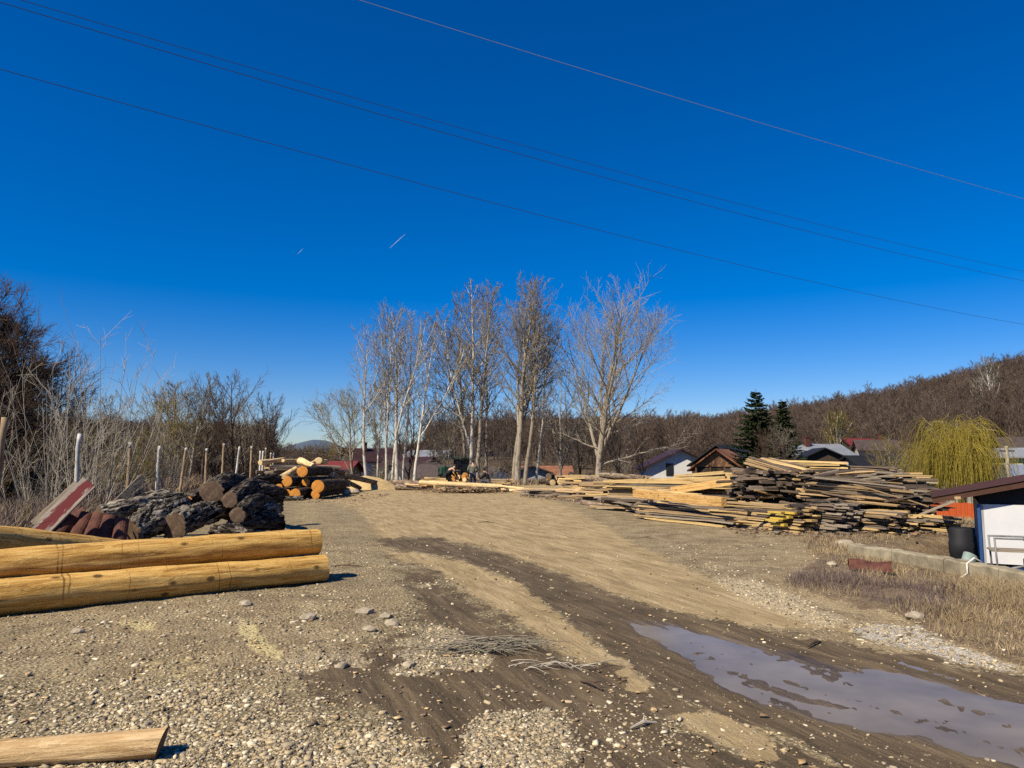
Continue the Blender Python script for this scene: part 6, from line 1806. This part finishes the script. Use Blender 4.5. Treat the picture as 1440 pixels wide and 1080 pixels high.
    # black barrel and bucket
    q = MB(); zs = [0, .03, .24, .26, .46, .48, .70, .74]; rs = [.18, .20, .20, .212, .212, .20, .20, .17]; q.tube([(0, 0, a) for a in zs], rs, 20); o = q.build("barrel", M['blackmat'], smooth=True); o.location = (8.45, 14.15, -.36); tag(o, "black barrel at the left corner of the white shed", "barrel")
    q = MB(); q.tube([(0, 0, 0), (.03, 0, .26)], [.09, .12], 16); o = q.build("bucket", M['bucket'], smooth=True); o.location = (8.22, 13.7, -.3); o.rotation_euler = (0, .5, .3); tag(o, "grey green bucket leaning against the foot of the black barrel", "bucket")
    q = MB(); q.tube([(0, 0, 0), (.03, 0, .26)], [.01, .01], 4)
    # thin white hose over the wall
    hx = 6.0 + (13.2 - 10.6) * .204
    P = [Vector((hx + .2, 10.75, -.25)), Vector((hx + .12, 10.7, .20)), Vector((hx, 10.65, .255)), Vector((hx - .14, 10.6, .18)), Vector((hx - .2, 10.5, .06)), Vector((hx - .38, 10.35, .03))]
    q = MB(); q.tube([Vector((p.x, p.y, p.z)) for p in P], .012, 6); o = q.build("hose", M['postwhite'], smooth=True); tag(o, "short white hose hanging over the low concrete wall", "hose")
    # rusty brown shell in the weeds
    c = W(1223, 812); V = []; Fq = []; m = 9
    for i in range(7):
        x = -.27 + .54 * i / 6
        for s in (1.0, .9):
            for k in range(m):
                a = math.pi * (.08 + .84 * k / (m - 1)); V.append((x, math.cos(a) * .14 * s, math.sin(a) * .15 * s * (1 + .1 * math.sin(i * 1.3))))
    for i in range(6):
        for s in range(2):
            for k in range(m - 1):
                a = i * 2 * m + s * m + k; b = a + 2 * m; Fq.append((a, a + 1, b + 1, b))
        for k in (0, m - 1):
            a = i * 2 * m + k; Fq.append((a, a + m, a + 3 * m, a + 2 * m))
    for i in (0, 6):
        for k in range(m - 1):
            a = i * 2 * m + k; Fq.append((a, a + 1, a + m + 1, a + m))
    q = MB(); q.add(V, Fq); o = q.build("ridge_tile", M['redtile'], smooth=False); o.location = (c.x, c.y, g1(c.x, c.y) + .0); o.rotation_euler = (.1, .05, -.35); tag(o, "brownish red curved tile lying in the dry grass before the low wall", "tile")
right_side()

def rock(r, s):
    bm = bmesh.new(); bmesh.ops.create_icosphere(bm, subdivisions=2, radius=1)
    sd = r.random() * 100
    for v in bm.verts:
        n = mnoise.noise(v.co * 1.3 + Vector((sd, 0, 0))); n2 = mnoise.noise(v.co * 3.1 + Vector((sd, 5, 0)))
        v.co = v.co * (1 + .35 * n + .12 * n2)
        v.co.x *= s[0]; v.co.y *= s[1]; v.co.z *= s[2]
    me = bpy.data.meshes.new("stone"); bm.to_mesh(me); bm.free(); me.materials.append(M['stone']); return me

def loose_things():
    r = random.Random(9)
    for px, py, s, lb in ((1188, 769, .15, "rounded pale stone at the left end of the low concrete wall"), (1170, 806, .07, "small pale stone in the weeds left of the red tile"), (1287, 876, .08, "whitish stone at the edge of the weeds above the white strip"),
                          (513, 863, .075, "rounded tan stone, the upper left of the loose group beside the dark mud"), (543, 869, .06, "flat tan stone in the middle of the loose group beside the dark mud"), (551, 880, .07, "tan stone at the right of the loose group beside the dark mud"),
                          (520, 887, .06, "grey stone at the bottom of the loose group beside the dark mud"), (433, 873, .075, "grey angular stone half way between the logs and the dark mud"), (109, 893, .05, "dark round stone below the front peeled log"), (345, 853, .07, "flat stone near the end of the front peeled log"),
                          (575, 934, .05, "pale flat stone on the mud left of the brushwood"), (480, 937, .05, "pale flat stone lower left of the brushwood"), (1320, 838, .08, "grey stone in the weeds under the low concrete wall")):
        p = W(px, py); o = link("stone", rock(r, (s * 1.25, s, s * .62))); o.location = (p.x, p.y, g1(p.x, p.y) + s * .25); o.rotation_euler = (0, 0, r.uniform(0, 6)); tag(o, lb, "stone", "single larger stones lying in the yard")
    # rubble beyond the sawn pile
    for k in range(12):
        px, D = r.uniform(466, 500), r.uniform(37, 43); b = base_at(px, D); s = r.uniform(.12, .3)
        o = link("rubble_stone", rock(r, (s, s, s * .7))); o.location = (b[0], b[1], s * .4); tag(o, ("large" if s > .21 else "small") + " pale rubble stone " + ("left" if px < 483 else "right") + (" and near" if D < 40 else " and far") + " under the slanting poles", "stone", "rubble under the slanting poles")
    def sticks(name, cx, cy, n, L, spread, rad, label, flat=.05, ang=None, kind=None, mat='twig_grey'):
        mb = MB()
        for k in range(n):
            x, y = cx + r.gauss(0, spread[0]), cy + r.gauss(0, spread[1]); a = r.gauss(ang, .35) if ang is not None else r.uniform(0, 3.14)
            l = L * r.uniform(.4, 1.1); z = g1(x, y) + .01 + abs(r.gauss(0, flat))
            pts = [Vector((x + math.cos(a) * l * (t - .5) + r.gauss(0, .012), y + math.sin(a) * l * (t - .5) + r.gauss(0, .012), z + r.gauss(0, .008) + .03 * math.sin(t * 3.1))) for t in (0, .25, .5, .75, 1)]
            mb.tube(pts, [rad * (1.1 - .8 * t) * r.uniform(.8, 1.2) for t in (0, .25, .5, .75, 1)], 4)
        o = mb.build(name, M[mat]); tag(o, label, None if kind else "brushwood", None, kind)
    c = W(690, 915); sticks("brushwood", c.x, c.y, 90, .55, (.20, .07), .005, "pile of thin grey twigs lying on the mud in the foreground", .035, ang=-.15, kind="stuff")
    c = W(800, 940); sticks("twigs", c.x, c.y, 14, .4, (.25, .08), .005, "few scattered thin twigs right of the brushwood", .006, ang=-.4, kind="stuff", mat='twig_pale')
    for px, py, L, a, lb in ((905, 1019, .20, .5, "short pale forked stick in the foreground dirt"), (908, 757, .35, -.9, "small dark stick on the tan dirt"), (1145, 906, .28, .8, "small dark stick beside the puddle"), (683, 736, .45, -.1, "thin dark stick lying on the far dirt"), (832, 966, .25, -1.0, "small stick right of the brushwood tips"), (487, 797, .5, -.1, "dark stick beside the end of the front peeled log")):
        p = W(px, py); mb = MB(); z = g1(p.x, p.y) + .012
        mb.tube([(p.x - math.cos(a) * L / 2, p.y - math.sin(a) * L / 2, z), (p.x, p.y, z + .02), (p.x + math.cos(a) * L / 2, p.y + math.sin(a) * L / 2, z)], [.006, .012, .007], 6)
        mb.tube([(p.x, p.y, z + .02), (p.x + math.cos(a + .8) * L * .3, p.y + math.sin(a + .8) * L * .3, z + .04)], [.008, .004], 5)
        o = mb.build("stick", M['twig_pale'] if 'pale' in lb else M['twig_dark']); tag(o, lb, "stick")
loose_things()

# ------------------------------------------------------------------ gravel, chips, bark litter
def scatter_stones(name, xs, ys, size, mats, mi, label, flat=.55, lift=.2, seed=1, kind=None):
    r = np.random.default_rng(seed); n = len(xs)
    zs = gz(xs, ys)
    base = np.array([(-1, -1, -.8), (1, -1, -1), (1, 1, -.9), (-1, 1, -1), (-.7, -.8, .8), (.8, -.6, 1), (.6, .8, .7), (-.8, .6, 1)], float) * .5
    V = base[None] * (1 + r.uniform(-.6, .35, (n, 8, 3)))
    V = V * size[:, None, None] * np.stack([r.uniform(.8, 1.5, n), r.uniform(.6, 1.0, n), r.uniform(.25, .6, n) * flat / .55], 1)[:, None, :]
    a = r.uniform(0, 6.28, n); t = r.normal(0, .25, n)
    ca, sa, ct, st = np.cos(a), np.sin(a), np.cos(t), np.sin(t)
    x, y, z = V[..., 0], V[..., 1], V[..., 2]
    y, z = y * ct[:, None] - z * st[:, None], y * st[:, None] + z * ct[:, None]
    x, y = x * ca[:, None] - y * sa[:, None], x * sa[:, None] + y * ca[:, None]
    V = np.stack([x + xs[:, None], y + ys[:, None], z + (zs + size * lift)[:, None]], -1).reshape(-1, 3)
    q = np.array([(0, 3, 2, 1), (4, 5, 6, 7), (0, 1, 5, 4), (1, 2, 6, 5), (2, 3, 7, 6), (3, 0, 4, 7)])
    Q = (q[None] + (np.arange(n) * 8)[:, None, None]).reshape(-1, 4)
    me = mesh_np(name, V, quads=Q, mats=mats, midx=np.repeat(mi, 6))
    o = link(name, me); tag(o, label, None, None, "stuff"); return o

def small_mats():
    L = []
    for nm, c in (("gravel_tan", (0.39, 0.31, 0.19)), ("gravel_grey", (0.28, 0.235, 0.165)), ("gravel_dark", (0.14, 0.11, 0.073)), ("gravel_pale", (0.56, 0.48, 0.34))):
        L.append(simple(nm, tuple(q * .8 for q in c), tuple(q * 1.15 for q in c), 30, 0.9, 0.2, bs=0, kind="World"))
    return L

def litter():
    r = np.random.default_rng(3)
    GM = small_mats()
    def sample(n, y0, y1, p=1.0):
        # nearer ground gets more stones
        u = r.random(n); D = 1 / (1 / y0 ** p - u * (1 / y0 ** p - 1 / y1 ** p)) ** (1 / p)
        x = r.uniform(-.78, .78, n) * D
        return x, D
    x, y = sample(190000, 3.2, 15, 1.1)
    m = masks(x, y)
    px, py = proj(x, y, 0 * x)
    clump = fbm(x * 1.4, y * 1.4, 0, 15, 4)
    base = np.clip(.62 + 1.1 * clump, .05, 1)
    g = (1 - m['dirt']) * (1 - m['mud']) * (1 - .8 * m['weed']) * base
    g = g * (.26 + .9 * sstep(950, 1010, py + 40 * fbm(x * .8, y * .8, 0, 17, 3)))
    g = g * (1 - .9 * np.clip(m['mud'], 0, 1)) + .03 * m['mud'] * (1 - m['pud']) + .010 * m['dirt'] + .7 * m['patch'] + .5 * m['lg'] + .5 * m['lime']
    k = (r.random(len(x)) < g * (1 - m['pud'] * .97)) & ~((x > 6.0) & (y < 15.5))
    x, y = x[k], y[k]
    n = len(x)
    s = (.0075 + .0011 * y) * np.exp(r.normal(0, .55, n)); s = np.clip(s, .005, .05)
    mi = r.choice(4, n, p=[.42, .28, .14, .16])
    scatter_stones("gravel", x, y, s, GM, mi, "loose crushed gravel covering the yard", lift=.08)
    # fresh wood chips
    x, y = sample(14000, 3.3, 16, .8)
    px, py = proj(x, y, 0 * x)
    k = (r.random(len(x)) < .12 + 0 * x) & (px < 1150)
    mk = masks(x, y); k |= r.random(len(x)) < mk['saw'] * .9; k &= mk['pud'] < .1
    x, y = x[k], y[k]
    scatter_stones("wood_chips", x, y, np.clip(r.normal(.022, .009, len(x)), .008, .05), [M['peeled_pale'], M['board_tan'], M['chips']], r.choice(3, len(x), p=[.25, .35, .4]), "scattered wood chips and bark crumbs", flat=.25, lift=.35, seed=4)
    # bark debris at the far log
    c = WD(655, 694, 40)
    n = 1500
    x = c.x + r.normal(0, 1.0, n); y = 40.2 + r.normal(0, .8, n)
    sz = np.clip(r.normal(.12, .05, n), .03, .25)
    o = scatter_stones("bark_debris", x, y, sz, [M['chips'], M['bark_brown'], M['board_tan']], r.choice(3, n, p=[.5, .25, .25]), "heap of torn bark before the long pale log", flat=.25, lift=.9, seed=5)
    # debris along the edges of the stacks
    x = np.concatenate([r.uniform(-1, 12, 1600), r.uniform(.4, 6.5, 1300), r.uniform(-12.5, -6, 500), r.normal(-6.2, 1.6, 1500)]); y = np.concatenate([17.2 + r.normal(0, .6, 1600), 24 + (6 - x[1600:2900]) * 2.1 + r.normal(0, 1.0, 1300), r.uniform(29, 38, 500), r.uniform(12.4, 18, 1500)])
    k = ~((x < 5) & (y < 19)); x, y = x[k], y[k]
    scatter_stones("wood_debris", x, y, np.clip(r.normal(.06, .035, len(x)), .02, .18) * np.where((x < -3) & (y < 19), .7, 1), [M['chips'], M['board_tan'], M['board_grey']], r.choice(3, len(x)), "splinters and bark scraps along the lumber stacks", flat=.25, lift=.4, seed=6)
litter()

# ------------------------------------------------------------------ dry grass and weeds
def blades(name, xs, ys, h, w, mats, mi, label, seed, lean=.35, seg=2):
    r = np.random.default_rng(seed); n = len(xs); zs = gz(xs, ys) - .01
    a = r.uniform(0, 6.28, n); ln = np.abs(r.normal(0, lean, n)); b = r.uniform(0, 6.28, n)
    wx, wy = np.cos(a) * w / 2, np.sin(a) * w / 2
    lx, ly = np.cos(b) * ln * h, np.sin(b) * ln * h
    P = lambda f, g, s: np.stack([xs + lx * g + wx * s, ys + ly * g + wy * s, zs + h * f], -1)
    V = np.stack([P(0, 0, -1), P(0, 0, 1), P(.55, .4, .7), P(.55, .4, -.7), P(.95, 1.0, .15), P(.95, 1.0, -.15)], 1).reshape(-1, 3)
    i = (np.arange(n) * 6)[:, None]
    Q = np.concatenate([i + np.array([[0, 1, 2, 3]]), i + np.array([[3, 2, 4, 5]])], 0)
    me = mesh_np(name, V, quads=Q, mats=mats, midx=np.concatenate([mi, mi]))
    tag(link(name, me), label, None, None, "stuff")

def grass():
    r = np.random.default_rng(8)
    n = 260000
    D = 1 / (1 / 5.5 - r.random(n) * (1 / 5.5 - 1 / 24)); x = D * r.uniform(.36, 1.0, n); y = D
    m = masks(x, y); px, py = proj(x, y, 0 * x)
    cl = fbm(x * 1.1, y * 1.1, 0, 91, 4)
    fr = sstep(4.9, 6.0, x) * sstep(10.5, 8.0, y)
    wgt = np.maximum(m['weed'], sstep(-.3, .3, x - (6.2 + .203 * (13.1 - np.clip(y, 4, 30)))) * (y < 24) * (x > 5.2)) * (.12 + .88 * sstep(-.10, .30, cl + .35 * fr))
    k = r.random(n) < wgt
    k &= ~((x > 8.6) & (y > 11.6) & (y < 17.5) & (x < 13))
    k &= ~((np.abs(x - (6.0 + (13.2 - y) * .204)) < .17) & (y < 13.3))
    x, y, cl = x[k], y[k], cl[k]; n = len(x)
    right = sstep(4.8, 6.0, x) * sstep(10.5, 8.0, y)
    h = (.025 + .085 * r.random(n) ** 1.8) * (1 + 1.9 * right) * (1 + 1.2 * np.clip(cl, 0, 1)); w = .0022 + .0004 * y
    purple = r.random(n) < np.clip(.5 + 2.0 * fbm(x * .7 + 7, y * .7, 0, 95, 3), .1, .95)
    blades("dry_grass", x, y, h, w, [M['drygrass'], M['weedstem']], purple.astype(int), "dry straw coloured grass and brown weeds on the right bank", 9, lean=.75)
    # undergrowth behind the posts and at the yard edge
    n = 60000
    D = 1 / (1 / 9.0 - r.random(n) * (1 / 9.0 - 1 / 60)); y = D; x = -4.6 - .33 * D - np.abs(r.normal(0, 2.6, n)) + .4
    h = (.25 + .7 * r.random(n)) * (.6 + .4 * r.random(n)); w = .007 + .0008 * y
    blades("undergrowth", x, y, h, w, [M['weedstem'], M['drygrass']], (r.random(n) < .25).astype(int), "purple brown tangle of dead stems behind the posts", 10, lean=.6)
    n = 16000
    y = r.uniform(46, 60, n); x = r.uniform(-14, 20, n)
    k = y > 50 + 3 * np.sin(x * .5); x, y = x[k], y[k]
    h = .12 + .4 * r.random(len(x)) ** 2
    blades("edge_grass", x, y, h, .05 + 0 * x, [M['drygrass'], M['weedstem']], (r.random(len(x)) < .5).astype(int), "dead grass along the far edge of the yard", 11, lean=.4)
grass()

# ------------------------------------------------------------------ cables and contrails
def wires():
    def wire(pts, h0, h1, mat, label, rad=.014):
        pts = sorted(pts)
        px0, py0 = pts[0]; px1, py1 = pts[-1]
        def atz(px, py, z):
            d = ray(px, py); t = (z - CAMZ) / d.z; return Vector((d.x * t, d.y * t, z))
        A, B = atz(px0, py0, h0), atz(px1, py1, h1)
        ab = (B - A).xy; nrm = Vector((-ab.y, ab.x))
        S = []; Zs = []
        for px, py in pts:
            d = ray(px, py)
            t = (A.xy.dot(nrm)) / (d.xy.dot(nrm)); p = Vector((d.x * t, d.y * t, CAMZ + d.z * t))
            S.append((p.xy - A.xy).dot(ab) / ab.dot(ab)); Zs.append(p.z)
        c = np.polyfit(S, Zs, 2)
        P = []
        for k in range(61):
            s = -.25 + 1.5 * k / 60; P.append((A.x + ab.x * s, A.y + ab.y * s, float(np.polyval(c, s))))
        mb = MB(); mb.tube(P, rad, 5, cap=False); o = mb.build("power_line", M[mat], smooth=True); tag(o, label, "power line", "overhead power lines")
    wire([(0, 95), (250, 163), (500, 238), (750, 303), (1000, 363), (1250, 417), (1440, 457)], 10, 10, 'wire', "lowest dark power line crossing the sky", .008)
    wire([(5, 0), (300, 98), (520, 158), (740, 217), (1000, 290), (1220, 346), (1440, 395)], 11, 11, 'wire', "lower line of the close pair of power lines", .008)
    wire([(42, 0), (300, 83), (520, 145), (740, 205), (1000, 277), (1220, 331), (1440, 382)], 11.3, 11.3, 'wire', "upper line of the close pair of power lines", .007)
    wire([(510, 0), (700, 61), (880, 118), (1060, 169), (1250, 225), (1440, 280)], 12, 12, 'wirelight', "pale highest power line at the top right of the sky", .007)
    for (a, b, w, lb) in (((548, 349), (570, 329), 9, "short white contrail above the middle trees"), ((418, 358), (427, 349), 6, "tiny white contrail left of the other one")):
        A = WD(*a, 6000); B = WD(*b, 6000)
        mb = MB(); mb.tube([A, A.lerp(B, .5), B], [w * .08, w * .22, w * .08], 8); o = mb.build("contrail", M['contrail']); tag(o, lb, "contrail")
wires()
